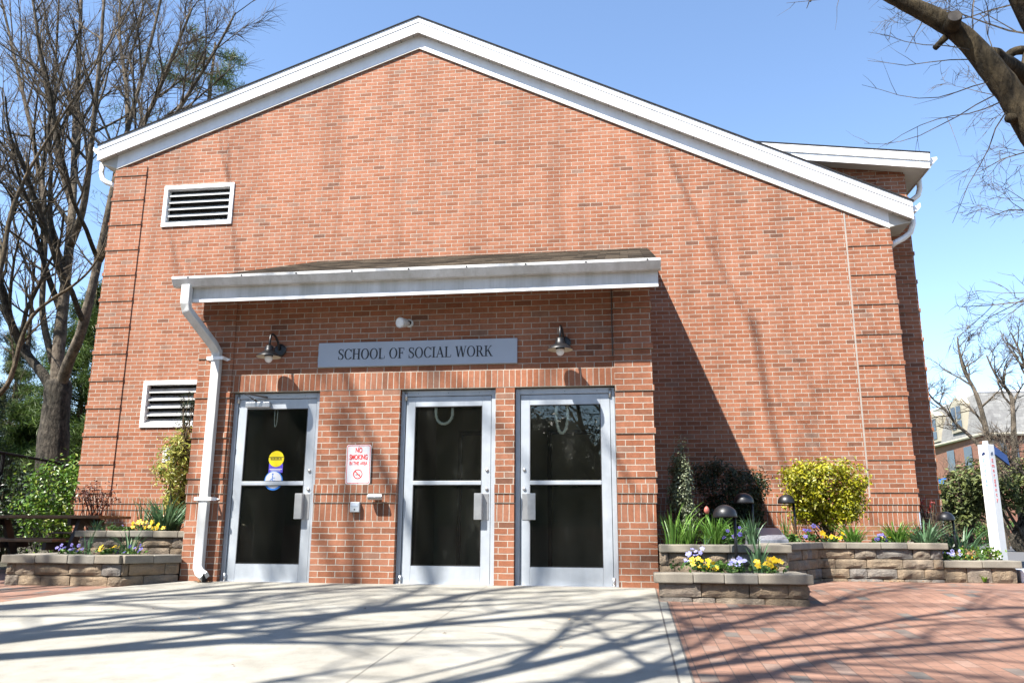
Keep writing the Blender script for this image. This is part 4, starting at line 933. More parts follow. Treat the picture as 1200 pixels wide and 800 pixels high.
# plants in the upper right tier
straps('strap_leaf_clump', 'arching thin leaf clump at the left end of the upper right planter', (.17, -.10, .42), 40, .52, .30, .012, 'leaf_blade', 31)
straps('strap_leaf_clump', 'fresh green leaf clump right beside the brick corner, left of the tulip', (.34, .06, .42), 85, .40, .24, .012, 'leaf_blade', 32)
straps('strap_leaf_clump', 'dense fresh green leaf clump under the pink tulip', (.60, .02, .42), 170, .40, .30, .012, 'leaf_blade', 33)
straps('strap_leaf_clump', 'fresh green leaf clump behind the front path light', (.82, .10, .42), 90, .34, .22, .012, 'leaf_blade', 34)
straps('strap_leaf_clump', 'tall narrow leaf clump left of the grey granite marker', (1.0, .02, .42), 66, .44, .15, .013, 'leaf_daff', 35)
straps('strap_leaf_clump', 'grey green strap leaves standing in the low front planter', (.96, -.56, .17), 34, .47, .13, .019, 'leaf_daff', 36)
straps('strap_leaf_clump', 'dry reddish leaf shoots behind the second path light', (1.86, 2.3, .43), 30, .46, .14, .011, 'litter', 37)
straps('strap_leaf_clump', 'thin shoots between the path light and the golden shrub', (1.80, 2.6, .43), 30, .52, .18, .012, 'leaf_mid', 47)
straps('strap_leaf_clump', 'fresh grassy leaf clump at the foot of the golden shrub', (2.52, 2.10, .42), 150, .32, .26, .016, 'leaf_blade', 38)
straps('strap_leaf_clump', 'fresh grassy leaf clump in front of the right wall quoins', (3.06, 2.15, .42), 170, .36, .32, .016, 'leaf_blade', 39)
straps('strap_leaf_clump', 'blue green strap leaves at the right end of the long wall', (3.40, 2.15, .41), 95, .40, .34, .024, 'leaf_daff', 40)
straps('strap_leaf_clump', 'broad dark strap leaves behind the lowest planter step, left of the pylon', (4.10, 2.95, .22), 70, .52, .44, .030, 'leaf_daff', 41)
tl = thing('tulip', 'single pink tulip standing above the strap leaves in the upper right planter', 'flower', (.515, -.05, .43))
MB().tube([(.50, -.05, .42), (.51, -.05, .60), (.53, -.06, .77)], .006, 6).build('stem', 'leaf_blade', tl)
b = MB(); b.lathe([(0, 0), (.017, .006), (.027, .024), (.028, .045), (.020, .066), (.004, .08)], (.532, -.06, .765), 12); b.build('blossom', 'petal_pink', tl, smooth=True)
b = MB(); rr = random.Random(4)
for a, hh_ in ((.4, .26), (2.6, .22), (4.0, .2)): blades(b, (.51, -.05, .42), 1, hh_ * 1.3, .1, .055, rr, .6)
b.build('leaf', 'leaf_daff', tl)
# pansies right
pansies('left clump of yellow pansies in the low front planter', (.42, -.80, .20), .13, 11, 'petal_yellow', 51, .04, eye=False)
pansies('right clump of yellow pansies in the low front planter, below the grey strap leaves', (1.02, -.80, .20), .13, 12, 'petal_yellow', 52, .042, eye=False)
pansies('pale violet pansies in the middle of the low front planter by the path light post', (.72, -.80, .20), .13, 8, 'petal_violet', 53, .038, eye=False)
pansies('pale violet pansies standing up behind the left yellow clump in the low front planter', (.33, -.62, .22), .13, 6, 'petal_violet', 54, .036, .15, eye=False)
pansies('low leafy plant without flowers between the yellow clumps in the low front planter', (.60, -.66, .20), .13, 1, 'petal_yellow', 55, .03, .12, nleaf=260)
pansies('blue violet violas among the leaves right of the tulip', (.78, -.08, .45), .11, 4, 'petal_purple', 56, .034, .14)
pansies('blue violas at the left foot of the golden shrub', (2.02, 2.1, .45), .10, 4, 'petal_purple', 57, .04, .16)
pansies('yellow pansies at the left foot of the golden shrub on the long wall', (2.25, 2.0, .44), .13, 7, 'petal_yellow', 58, .048, .1, eye=False)
pansies('mixed violet violas between the grassy clumps on the long wall', (2.82, 2.03, .44), .10, 5, 'petal_purple', 59, .04, .1)
pansies('two yellow pansies beside the violet violas on the long wall', (2.90, 2.08, .43), .09, 3, 'petal_yellow', 60, .042, .09)
pansies('yellow green leafy plant right of the granite marker', (1.80, 2.15, .44), .09, 1, 'petal_yellow', 65, .03, .14, nleaf=220)
pansies('pale violet violas in the lowest planter step', (3.66, 2.05, .24), .14, 8, 'petal_violet', 61, .035, .1)
pansies('single big yellow pansy with dark face in the lowest planter step', (3.88, 2.0, .24), .07, 2, 'petal_yellow', 62, .05, .09)
bush('ground_shrub', 'low bright leafy ground plant in the lowest planter step, in front of the pylon', 'plant', (4.08, 2.35, .30), (.30, .22, .10), 40, 700, .05, 'leaf_bright', 63, .2, .03)
bush('ground_shrub', 'low red and green leafy ground plant beside the yellow pansy in the lowest planter step', 'plant', (3.92, 2.4, .28), (.16, .18, .08), 24, 300, .045, 'litter', 64, .2, .03)
# left plants
q = at(192, 622, 1.1); straps('strap_leaf_clump', 'large clump of broad blue green strap leaves beside the downspout', (q.x, 1.1, .51), 130, .56, .46, .032, 'leaf_daff', 70)
q = at(168, 622, 1.2); straps('strap_leaf_clump', 'tall thin leaf shoots left of the large strap leaf clump', (q.x, 1.2, .51), 14, .66, .28, .017, 'leaf_daff', 71)
q = at(112, 622, 1.1); straps('strap_leaf_clump', 'short sparse grey green shoots at the left end of the upper left planter', (q.x, 1.1, .51), 55, .22, .34, .012, 'leaf_daff', 72)
q = at(103, 648, -.1); straps('strap_leaf_clump', 'sparse leaf shoots in the middle of the low left planter', (q.x, -.1, .26), 12, .46, .14, .014, 'leaf_daff', 73)
q = at(152, 648, -.05); straps('strap_leaf_clump', 'leaf shoots at the right of the low left planter', (q.x, -.05, .26), 36, .40, .26, .016, 'leaf_daff', 74)
q = at(172, 618, .75); pansies('big yellow pansies on the upper left planter in front of the strap leaves', (q.x, .75, .53), .20, 9, 'petal_yellow', 75, .052, .1, eye=False)
pansies('low green leafy plant left of the yellow pansies on the upper left planter', (at(140, 618, .8).x, .8, .53), .16, 1, 'petal_purple', 76, .03, .09, nleaf=220)
pansies('blue violas at the left of the low left planter', (at(84, 646, -.3).x, -.30, .28), .16, 9, 'petal_purple', 77, .032, .09)
pansies('yellow violas in the middle of the low left planter', (at(125, 646, -.36).x, -.36, .28), .13, 8, 'petal_yellow', 78, .034, .09)
pansies('deep violet violas at the right of the low left planter', (at(150, 646, -.3).x, -.30, .28), .16, 7, 'petal_purple', 79, .032, .09)
bush('pieris_shrub', 'tall yellow green shrub squeezed between the left wall vent and the downspout', 'shrub', (at(212, 545, 2.3).x, 2.3, 1.42), (.27, .34, .64), 120, 4200, .075, 'leaf_pieris', 80, .5, .07, .32, .4, .35)
bush('laurel_shrub', 'bright green laurel shrub behind the picnic table, against the corner of the building', 'shrub', (-9.95, 4.2, 1.02), (.85, .7, .85), 150, 4200, .08, 'leaf_bright', 81, 0, .10, .5, .5, .35)
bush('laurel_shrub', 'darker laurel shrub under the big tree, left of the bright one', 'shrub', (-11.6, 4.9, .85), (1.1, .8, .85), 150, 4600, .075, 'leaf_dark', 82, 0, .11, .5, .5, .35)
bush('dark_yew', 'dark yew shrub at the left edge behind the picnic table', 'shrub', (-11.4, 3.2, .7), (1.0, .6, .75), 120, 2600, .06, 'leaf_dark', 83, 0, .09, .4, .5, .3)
bush('barberry', 'small dark red barberry in front of the left corner of the wall', 'shrub', (at(112, 578, 3.2).x, 3.2, 1.05), (.50, .25, .24), 26, 420, .045, 'leaf_barberry', 84, .45, .05, .5, .4, .45, stem='leaf_barberry')
bush('spruce_sprig', 'blue green spruce sprig reaching in front of the lower left vent', 'plant', (at(222, 478, 2.2).x, 2.2, at(222, 478, 2.2).z), (.22, .15, .30), 18, 620, .05, 'needle_dark', 85, 1.6, .03, .18, .5, .4)
# leafless twiggy shrub beside the wing
def twigs(name, label, c, n, h, spread, mat, seed, r=.006):
    rng = random.Random(seed); b = MB()
    for i in range(n):
        a = rng.uniform(0, 6.28); p = Vector(c) + Vector((rng.gauss(0, .07), rng.gauss(0, .07), 0)); pts = [p.copy()]; d = Vector((math.cos(a) * spread, math.sin(a) * spread, 1)).normalized()
        for j in range(6): d = (d + Vector((rng.gauss(0, .3), rng.gauss(0, .3), rng.gauss(0, .15)))).normalized(); p = p + d * h / 6 * rng.uniform(.6, 1.2); pts.append(p.copy())
        b.tube(pts, [r * (1 - .12 * j) for j in range(7)], 4)
        for j in range(2, 6):
            q = pts[j]; e = q + Vector((rng.gauss(0, .1), rng.gauss(0, .1), rng.uniform(.02, .15))); b.tube([q, (q + e) / 2 + Vector((0, 0, .01)), e], [r * .5, r * .4, r * .25], 3)
    return tag(b.build(name, mat), label, 'shrub')
twigs('bare_shrub', 'leafless tangled brown shrub behind the path light at the foot of the wing', (3.95, 3.5, .2), 60, .75, .75, 'bark_brown', 90)
bush('dark_groundcover', 'dark low evergreen around the path light at the foot of the wing', 'shrub', (3.85, 3.1, .42), (.34, .3, .25), 50, 1300, .05, 'leaf_dark', 91, .2, .05)
bush('red_sign_patch', 'small patch of red leaf shapes standing in for a red sign behind twigs', 'shrub', (4.05, 4.0, .98), (.12, .1, .10), 14, 70, .04, leafmat('red_sign_tint', [(0, (.22, .012, .01)), (1, (.36, .03, .02))]), 92, .2, .03)  # red leaves stand in for a half-hidden red sign
# fallen leaves
def litter(name, label, pts, n, seed, sz=.04):
    rng = random.Random(seed); b = MB()
    for i in range(n):
        x, y, s_ = rng.choice(pts); p = (x + rng.gauss(0, s_), y + rng.gauss(0, s_ * .5)); leafcloud(b, [Vector((p[0], p[1], gz(*p) + .018))], 1, sz, rng, .002, .6, 3)
    o = b.build(name, 'litter'); return tag(o, label, 'leaves', kind='stuff')
litter('leaf_litter', 'dry leaves blown against the foot of the long stone wall', [(2.3, 1.70, .25), (2.85, 1.70, .2), (3.2, 1.68, .3)], 40, 5)
litter('leaf_litter', 'dry leaves lying below the downspout by the left door', [(-5.02, -.10, .05)], 14, 6, .05)
litter('leaf_litter', 'few crumbs of dry leaf scattered over the paving', [(-4, -3, 1.2), (-1.5, -2.5, 1.2), (1.5, -2.5, 1.2), (-5.7, -2.0, .3)], 26, 7, .028)
tag(straps('grass_tuft', 'small grass tuft growing between the pavers at the right', (3.95, .35, .0), 60, .06, .16, .006, 'leaf_bright', 95, None), cat='grass')
straps('weed', 'small weed growing out of the lowest stone wall on the right', (3.9, 1.77, .02), 12, .10, .05, .02, 'leaf_bright', 96, None)

# ------------------------------------------------------------------ path lights, marker, table, fence, pylon
def pathlight(x, y, z0, z1, label, r=.118):
    t = thing('path_light', label, 'light', (x, y, z0), 'black dome path lights')
    MB().tube([(x + .09, y, z0 - .05), (x + .09, y, z1 - .06)], .0155, 12).build('post', 'black', t, smooth=True)
    MB().tube([(x + .09, y, z1 - .062), (x, y, z1 - .035)], .012, 8).build('bracket', 'black', t, smooth=True)
    b = MB(); pr = [(0.001, r * .95)] + [(r * math.sin(R(a)), r * .95 * math.cos(R(a))) for a in range(10, 91, 10)] + [(r, -.012), (r - .006, -.012), (r - .008, 0), (.0, .03)]
    b.lathe(pr, (x, y, z1 - r * .95), 32); b.build('dome', 'black', t, smooth=True)
pathlight(.655, -.62, .17, .845, 'large black dome path light in the low front planter', .118)
p_ = at(871, 577, .9); pathlight(p_.x, .9, .42, p_.z, 'black dome path light standing in the shade left of the granite marker', .115)
p_ = at(921, 579, 2.3); pathlight(p_.x, 2.3, .42, p_.z, 'black dome path light against the sunlit bricks left of the golden shrub', .110)
p_ = at(1107, 599, 2.9); pathlight(p_.x, 2.9, .2, p_.z, 'black dome path light at the foot of the shaded wing', .115)
b = MB(); b.prism([(.80, .40), (.80, .50), (1.42, .635), (1.42, .40)], 'x', 1.06, 1.50); o = fixn(b.build('granite_marker', 'granite', None, bevel=.008)); tag(o, 'grey granite marker slab with a sloping face on the upper right planter', 'marker')
tb = thing('picnic_table', 'dark picnic table with brown plank top behind the low left planter', 'picnic table', (-8.6, 1.8, 0))
TX1 = -7.43; TX0 = TX1 - 2.4; BX1 = -7.76
b = MB()
for i in range(5): b.box(TX0, TX1, 1.45 + i * .152, 1.595 + i * .152, .715, .757)
b.build('tabletop', 'wood', tb, bevel=.006)
for y in (1.02, 2.33):
    b = MB()
    for i in range(2): b.box(TX0 + .2, BX1, y + i * .14, y + .134 + i * .14, .405, .443)
    b.build('bench', 'wood', tb, bevel=.006)
for x in (TX0 + .5, TX1 - .42):
    b = MB()
    for s in (1, -1):
        b.prism([(1.83 + s * .62, .0), (1.83 + s * .48, .0), (1.83 + s * .16, .70), (1.83 + s * .30, .70)], 'x', x + (.0 if s > 0 else .055), x + .05 + (.0 if s > 0 else .055))
    fixn(b.build('leg', 'wood_dark', tb)); BX(x - .06, x - .005, 1.04, 2.62, .30, .40).build('bench_support', 'wood_dark', tb); BX(x - .06, x - .005, 1.48, 2.18, .62, .712).build('top_support', 'wood_dark', tb)
fn = thing('chain_fence', 'dark wire mesh fence with a top rail behind the shrubs on the left', 'fence', (-13, 6, 0))
def level(x, y, z):
    d = FW * FPX + RT * (x - 600) - UP * (y - 400); q = CAM + d * ((z - CAM.z) / d.z); return Vector((q.x, q.y))
fa, fc = level(0, 530, 1.93), level(92, 546, 1.93)
FP = [tuple(fa + (fc - fa) * u) for u in (-1.0, -.5, .04, .56, 1.12)]
for x, y in FP: MB().tube([(x, y, 0), (x, y, 1.95)], .035, 8).build('post', 'fence', fn)
MB().tube([(x, y, 1.93) for x, y in FP], .028, 8).build('rail', 'fence', fn)
b = MB()
for (xa, ya), (xb, yb) in zip(FP, FP[1:]):
    nn = 26
    for i in range(-16, nn):
        for s in (1, -1):
            u0, u1 = (i / nn, i / nn + 1.85 / 2.85) if s > 0 else (i / nn + 1.85 / 2.85, i / nn)
            z0, z1 = .05, 1.9
            q = []
            for u, z in ((u0, z0), (u1, z1)): q.append((u, z))
            (ua, za), (ub, zb) = q
            def clip(u_, za, zb, ua, ub): return za + (zb - za) * (u_ - ua) / (ub - ua)
            lo, hi = (ua, ub) if ua < ub else (ub, ua)
            l2, h2 = max(lo, 0), min(hi, 1)
            if h2 <= l2: continue
            A = Vector((xa + (xb - xa) * l2, ya + (yb - ya) * l2, clip(l2, za, zb, ua, ub))); B = Vector((xa + (xb - xa) * h2, ya + (yb - ya) * h2, clip(h2, za, zb, ua, ub)))
            b.tube([A, B], .003, 3, cap=False)
b.build('wire_mesh', 'fence', fn)
# emergency pylon
PX, PY = 5.40, 5.0
py = thing('emergency_pylon', 'tall white square pylon lettered Emergency with a navy solar panel on top', 'pylon', (PX, PY, 0))
hw = .082
def rot45(x, y): a = R(33); return (PX + x * math.cos(a) - y * math.sin(a), PY + x * math.sin(a) + y * math.cos(a))
b = MB(); b.prism([rot45(-hw, -hw), rot45(hw, -hw), rot45(hw, hw), rot45(-hw, hw)], 'z', 0, 1.96); fixn(b.build('shaft', 'sign_white', py, bevel=.006))
b = MB(); b.prism([rot45(-.03, -.03), rot45(.03, -.03), rot45(.03, .03), rot45(-.03, .03)], 'z', 1.957, 2.02); fixn(b.build('cap', 'sign_white', py, bevel=.006))
for face, mat_ in (((0, -hw - .001), 'red'), ((-hw - .001, 0), 'blue')):
    x, y = rot45(*face); rz = R(33) if face[0] == 0 else R(33 - 90)
    for i, ch in enumerate('Emergency'): put_text(ch, .088, (x, y, 1.70 - i * .075), mat_, py, 1, 0, rz, 'letter')
    d = Vector((math.cos(rz), math.sin(rz), 0)); b = MB(); c = Vector((x, y, 1.805)); nn = Vector((d.y, -d.x, 0)) * .002
    for s in range(3):
        q0 = c + d * (-.03) + Vector((0, 0, -.02 + .014 * s)); q1 = c + d * .035 + Vector((0, 0, .0 + .014 * s)); b.quad(tuple(q0 + nn), tuple(q0 + d * .02 + nn), tuple(q1 + nn), tuple(q1 - d * .02 + Vector((0, 0, .012)) + nn))
    b.build('emblem', 'navy', py)
b = MB(); a0 = Vector((PX + .10, PY + .02, 1.95)); u = Vector((.21, .05, -.17)); v = Vector((.0, -.05, -.155)); n_ = u.cross(v).normalized() * .025
pts = [a0, a0 + u, a0 + u + v, a0 + v]; n0 = len(b.v)
b.v += [tuple(q) for q in pts] + [tuple(q - n_) for q in pts]
for f in ((0, 1, 2, 3), (7, 6, 5, 4), (0, 4, 5, 1), (1, 5, 6, 2), (2, 6, 7, 3), (3, 7, 4, 0)): b.f.append(f); b.m.append(0)
# face the panel toward the camera side too
fixn(b.build('solar_panel', 'navy', py))

# ------------------------------------------------------------------ trees
def grow(b, p, d, L, r, lvl, PR, rng):
    n = max(3, int(L / PR['seg'])); pts = [p.copy()]; dirs = [d.copy()]
    for i in range(n):
        d = (d + Vector((rng.gauss(0, PR['wob']), rng.gauss(0, PR['wob']), rng.gauss(0, PR['wob']) + PR['up']))).normalized()
        p = p + d * (L / n); pts.append(p.copy()); dirs.append(d.copy())
    rad = [r * (1 - .72 * i / n) for i in range(n + 1)]; b.mi = 1 if r < .035 else 0
    b.tube(pts, rad, 8 if r > .07 else (5 if r > .02 else 3), cap=False)
    spawn(b, pts, dirs, rad, L, lvl, PR, rng)
def spawn(b, pts, dirs, rad, L, lvl, PR, rng, t0=.22):
    if lvl >= PR['max']: return
    n = len(pts) - 1; kn = PR['kids'][lvl]; kn = int(kn * rng.uniform(.8, 1.25) + .5)
    for j in range(kn):
        t = t0 + (1 - t0) * (j + rng.random()) / kn; i = min(int(t * n), n - 1); f = t * n - i
        q = pts[i].lerp(pts[i + 1], f); d = dirs[min(i + 1, n)]; rr_ = rad[i]
        ax = d.orthogonal().normalized(); ax = Matrix.Rotation(rng.uniform(0, 6.283), 3, d) @ ax
        cd_ = (Matrix.Rotation(R(rng.uniform(*PR['ang'])), 3, ax) @ d).normalized()
        if PR.get('avoid') and PR['avoid'](q + cd_ * 1.0): continue
        cl = L * PR['lr'] * (1.1 - .62 * t) * rng.uniform(.6, 1.2)
        grow(b, q, cd_, max(cl, PR['min']), max(min(rr_ * .58, rr_), PR['rmin']), lvl + 1, PR, rng)
def limb(b, pts, r0, r1, PR, rng, sides=10, lvl=0, t0=.22, sub=3):
    """main limb through given points (smoothed), then side branches"""
    P_ = [Vector(p) for p in pts]; out = []
    for i in range(len(P_) - 1):
        a = P_[max(i - 1, 0)]; c = P_[i]; d = P_[i + 1]; e = P_[min(i + 2, len(P_) - 1)]
        for s in range(sub):
            t = s / sub; out.append(.5 * ((2 * c) + (d - a) * t + (2 * a - 5 * c + 4 * d - e) * t * t + (-a + 3 * c - 3 * d + e) * t ** 3))
    out.append(P_[-1]); n = len(out) - 1
    rad = [(r0 + (r1 - r0) * i / n) * (1 + .06 * rng.uniform(-1, 1)) for i in range(n + 1)]
    b.tube(out, rad, sides)
    dirs = [(out[min(i + 1, n)] - out[max(i - 1, 0)]).normalized() for i in range(n + 1)]
    L = sum((out[i + 1] - out[i]).length for i in range(n))
    if PR: spawn(b, out, dirs, rad, L, lvl, PR, rng, t0)
def tree(name, label, cat, base, group=None): return thing(name, label, cat, base, group)
# big bare tree behind the left corner
TYB = 13.5
rng = random.Random(11)
A = lambda x, y, dy=0: at(x, y, TYB + dy)
base = A(58, 628); base.z = 0
t = tree('bare_tree', 'large many limbed bare tree standing behind the left corner of the building', 'tree', base, 'leafless trees')
b = MB(); limb(b, [base - Vector((0, 0, .3)), A(58, 600), A(60, 560), A(63, 510), A(67, 470), A(69, 446)], .52, .36, None, rng, 14)
b.build('trunk', 'bark', t, smooth=True)
PR = dict(seg=.55, wob=.10, up=.05, max=3, kids=[12, 8, 8], ang=(18, 50), lr=.44, min=.6, rmin=.0075)
b = MB()
limb(b, [A(62, 458), A(50, 438), A(28, 410), A(14, 380, -.5), (A(2, 340, -1)), A(-10, 270, -1.5), A(-24, 190, -2), A(-40, 110, -2)], .17, .045, PR, rng)
limb(b, [A(67, 462), A(68, 420), A(72, 375), A(77, 330), A(82, 280), A(86, 220, .5), A(88, 150, 1), A(92, 80, 1.4), A(95, 0, 1.6), A(96, -70, 1.8)], .22, .04, PR, rng)
limb(b, [A(70, 456), A(80, 425, -.4), A(94, 392, -.8), A(105, 350, -1), A(114, 310, -1), A(124, 262, -1), A(136, 205, -1), A(150, 150, -.6), A(166, 90, -.4), A(184, 20, 0), A(196, -40, 0)], .18, .03, PR, rng)
limb(b, [A(77, 335), A(66, 305, .5), A(55, 260, 1), A(47, 210, 1.2), A(36, 150, 1.4), A(20, 80, 1.6), A(4, 10, 1.8), A(-8, -40, 2)], .12, .03, PR, rng)
limb(b, [A(82, 290), A(96, 250, -.6), A(104, 200, -1), A(110, 140, -1.2), A(117, 70, -1.5), A(122, 0, -1.5), A(128, -60, -1.5)], .12, .03, PR, rng)
limb(b, [A(116, 305, -1), A(140, 262, -1.6), A(163, 212, -2), A(190, 160, -2), A(220, 112, -2.2), A(252, 60, -2.4), A(276, 15, -2.4)], .11, .025, PR, rng)
limb(b, [A(62, 425), A(50, 370), A(51, 320), A(53, 270), A(50, 200, .3), A(62, 140, .6), A(66, 60, .8), A(70, -20, 1)], .11, .03, PR, rng)
limb(b, [A(84, 240, .5), A(70, 190, .2), A(60, 130, 0), A(48, 70, -.3), A(40, 10, -.6), A(30, -50, -.8)], .11, .03, PR, rng)
limb(b, [A(136, 205, -1), A(150, 180, -1.6), A(180, 120, -2), A(205, 60, -2.6), A(225, 10, -3)], .10, .03, PR, rng)
limb(b, [A(150, 150, -.6), A(148, 100, .2), A(140, 40, .8), A(142, -30, 1)], .09, .03, PR, rng)
b.build('crown', ['bark', 'bark_pale'], t, smooth=True)  # thin twigs coloured paler for the sun falling on them
# second tree: nearer slender limbs crossing in front at the left edge
rng = random.Random(12); TY2 = 9.0
B_ = lambda x, y, dy=0: at(x, y, TY2 + dy)
base = B_(-60, 640); base.z = 0
t = tree('bare_tree', 'slender bare tree at the left edge whose brown limb crosses before the big trunk', 'tree', base, 'leafless trees')
b = MB(); limb(b, [base - Vector((0, 0, .2)), B_(-58, 590), B_(-50, 540), B_(-38, 500)], .2, .15, None, rng, 10); b.build('trunk', 'bark_brown', t, smooth=True)
PR2 = dict(seg=.4, wob=.14, up=.03, max=3, kids=[8, 5, 3], ang=(25, 60), lr=.32, min=.4, rmin=.006)
b = MB()
limb(b, [B_(-38, 502), B_(-10, 470), B_(8, 452), B_(18, 425), B_(24, 400), B_(38, 370), B_(62, 350), B_(85, 335), B_(104, 318), B_(118, 296), B_(128, 270)], .075, .016, PR2, rng)
limb(b, [B_(-40, 500), B_(-30, 430), B_(-8, 350), B_(4, 300), B_(10, 262), B_(18, 235), B_(34, 200), B_(58, 160), B_(90, 110), B_(112, 75), B_(120, 40)], .085, .015, PR2, rng)
limb(b, [B_(-8, 350), B_(-20, 280), B_(-26, 200), B_(-30, 120), B_(-30, 40), B_(-34, -40)], .07, .02, PR2, rng)
b.build('crown', 'bark_brown', t, smooth=True)
# branch of the tree beyond the right edge
rng = random.Random(13); TY3 = -3.0
E_ = lambda x, y, dy=0: at(x, y, TY3 + dy)
base = E_(1400, 560); base.z = gz(base.x, base.y)
t = tree('mottled_tree', 'mottled bare tree whose pruned limb hangs into the top right corner', 'tree', base, 'leafless trees')
b = MB(); limb(b, [base - Vector((0, 0, .2)), E_(1392, 480), E_(1375, 380), E_(1358, 300), E_(1326, 246)], .27, .15, None, rng, 14); b.build('trunk', 'bark_rough', t, smooth=True)
PR3 = dict(seg=.22, wob=.16, up=.0, max=2, kids=[9, 5], ang=(35, 75), lr=.20, min=.22, rmin=.0025)
b = MB()
limb(b, [E_(1322, 244), E_(1270, 205), E_(1222, 168), E_(1190, 118), E_(1160, 78), E_(1130, 44), E_(1098, 22), E_(1062, 4), E_(1030, -12), E_(990, -34), E_(940, -80), E_(900, -150), E_(880, -230)], .125, .014, dict(PR3, max=2, lr=.16), rng, 14, sub=4, t0=.74)
limb(b, [E_(1330, 250, .6), E_(1270, 190, .8), E_(1225, 108, .8), E_(1198, 88, .7), E_(1175, 74, .5), E_(1163, 66, .3)], .095, .072, None, rng, 10)
limb(b, [E_(1198, 90, .7), E_(1205, 62, .8), E_(1190, 60, .8), E_(1178, 68, .8)], .045, .034, None, rng, 10)
limb(b, [E_(1340, 240, -.4), E_(1260, 100, -.6), E_(1210, 20, -.7), E_(1180, -40, -.8), E_(1150, -100, -.8), E_(1140, -200, -.8), E_(1110, -300, -.6)], .115, .015, dict(PR3, lr=.18), rng, 10, t0=.5)
limb(b, [E_(1330, 252, .1), E_(1345, 160, .5), E_(1330, 50, .8), E_(1350, -80, 1), E_(1340, -220, 1.2)], .12, .015, dict(PR3, lr=.22), rng, 10, t0=.35)
limb(b, [E_(1340, 262, 0), E_(1400, 150, .3), E_(1450, 20, .2), E_(1480, -120, .2)], .12, .015, dict(PR3, lr=.25), rng, 10, t0=.3)
limb(b, [E_(1352, 300, 0), E_(1335, 265, 0), E_(1322, 244, 0)], .20, .12, None, rng, 10)
b.build('limb', 'bark_rough', t, smooth=True)
# knots and sawn stubs of the limb
def stub(p, d, r, L): d = Vector(d).normalized(); MB().tube([p, p + d * L * .5, p + d * L], [r * 1.25, r * 1.05, r], 14).build('sawn_stub', 'bark_rough', t, smooth=True)
stub(E_(1115, 33, -.04), (-.15, -1, .15), .053, .13); stub(E_(1192, 140, 0), (-.75, -.5, -.1), .036, .10); stub(E_(1108, 44), (-.7, 0, -.7), .022, .12)
b = MB(); p = E_(1115, 33, -.04); d = Vector((-.15, -1, .15)).normalized(); b.tube([p + d * .128, p + d * .134], [.05, .047], 16); b.build('cut_face', 'cutwood', t)
b = MB(); PRT = dict(seg=.14, wob=.16, up=.02, max=1, kids=[3, 2], ang=(25, 65), lr=.45, min=.12, rmin=.0022)
for q, d_, L in ((E_(1148, 62), (-1, -.2, -.15), .9), (E_(1140, 70), (-1, .1, -.2), .8), (E_(1160, 96), (-1, 0, -.1), 1.0), (E_(1165, 112), (-.9, .2, -.5), 1.0), (E_(1172, 120), (-.9, -.2, -.35), 1.1), (E_(1180, 130), (-.8, .3, -.9), .9),
                 (E_(1140, 40), (.3, .4, 1), .7), (E_(1165, 72), (.4, .5, .8), .7), (E_(1085, 14), (-.3, .2, -1), .35), (E_(1010, -20), (-.8, 0, -.5), .6), (E_(960, -40), (-.8, 0, -.7), .5)):
    grow(b, q, Vector(d_).normalized(), L, .006, 0, PRT, rng)
PRR = dict(seg=.2, wob=.14, up=-.01, max=3, kids=[6, 4, 3], ang=(25, 60), lr=.5, min=.14, rmin=.0024)
for q, d_, L, r in ((E_(1305, 330, 1.2), (-1, .1, -.15), 1.2, .012), (E_(1310, 260, 1.4), (-1, .1, .12), 1.2, .012), (E_(1280, 170, 1), (-1, .2, .15), .9, .012), (E_(1215, -20, 1), (-1, .1, .1), 1.3, .013), (E_(1240, 40, 1), (-1, .1, .25), 1.3, .012), (E_(1190, 5, 1), (-1, 0, -.25), .9, .01), (E_(1260, 120, 1.2), (-.8, .2, .6), 1.0, .01), (E_(1290, 290, 1.4), (-1, 0, -.5), 1.1, .012)):
    grow(b, q, Vector(d_).normalized(), L, r, 0, PRR, rng)
b.build('twigs', 'bark_pale', t)
# trees behind the camera that shade the walk and the wall
def shade_tree(label, base, limbs, seed, PRs, r=.3, fork=3.2, group='leafless trees'):
    rng = random.Random(seed); bx, by = base; bz = gz(bx, by)
    t = tree('bare_tree', label, 'tree', (bx, by, bz), group)
    b = MB(); limb(b, [(bx, by, bz - .2), (bx + .03, by, bz + fork * .35), (bx - .02, by + .04, bz + fork * .7), (bx, by, bz + fork)], r * 1.25, r * .9, None, rng, 14); b.build('trunk', 'bark', t, smooth=True)
    b = MB()
    for (dx, dy, h, r0) in limbs:
        pts = [(bx, by, bz + fork - .1)]
        for i in range(1, 7):
            u = i / 6; pts.append((bx + dx * (u ** .8) + rng.gauss(0, .25), by + dy * (u ** .8) + rng.gauss(0, .25), bz + fork + (h - fork) * u))
        limb(b, pts, r0, .03, PRs, rng, 8)
    b.build('crown', 'bark', t, smooth=True)
PS = dict(seg=.6, wob=.12, up=.03, max=2, kids=[9, 7], ang=(20, 55), lr=.36, min=.7, rmin=.012)
shade_tree('tall bare tree left of the photographer shading the walk', (-8.3, -8.6), [(.2, .2, 18, .19), (2.6, -.4, 16, .17), (4.6, -2.6, 13, .13), (-1.5, .6, 17, .12)], 101, PS, .27, 6.2)
shade_tree('bare tree further left of the photographer', (-12.2, -9.6), [(1.6, 1.2, 19, .18), (-1.0, 2.2, 18, .15), (2.4, -1.0, 17, .15), (.2, .4, 20, .16), (1.0, 7.6, 15, .055), (2.6, 6.0, 15, .05)], 102, PS, .34, 4.2)
shade_tree('bare tree behind the photographer at the kerb', (-4.7, -8.7), [(1.2, 2.2, 14, .09), (2.8, 1.2, 13, .08), (4.2, 2.2, 12, .08), (4.4, 3.6, 11, .07), (3.2, 5.6, 13, .018), (1.6, 6.6, 15, .018)], 103, PS, .20, 4.6)
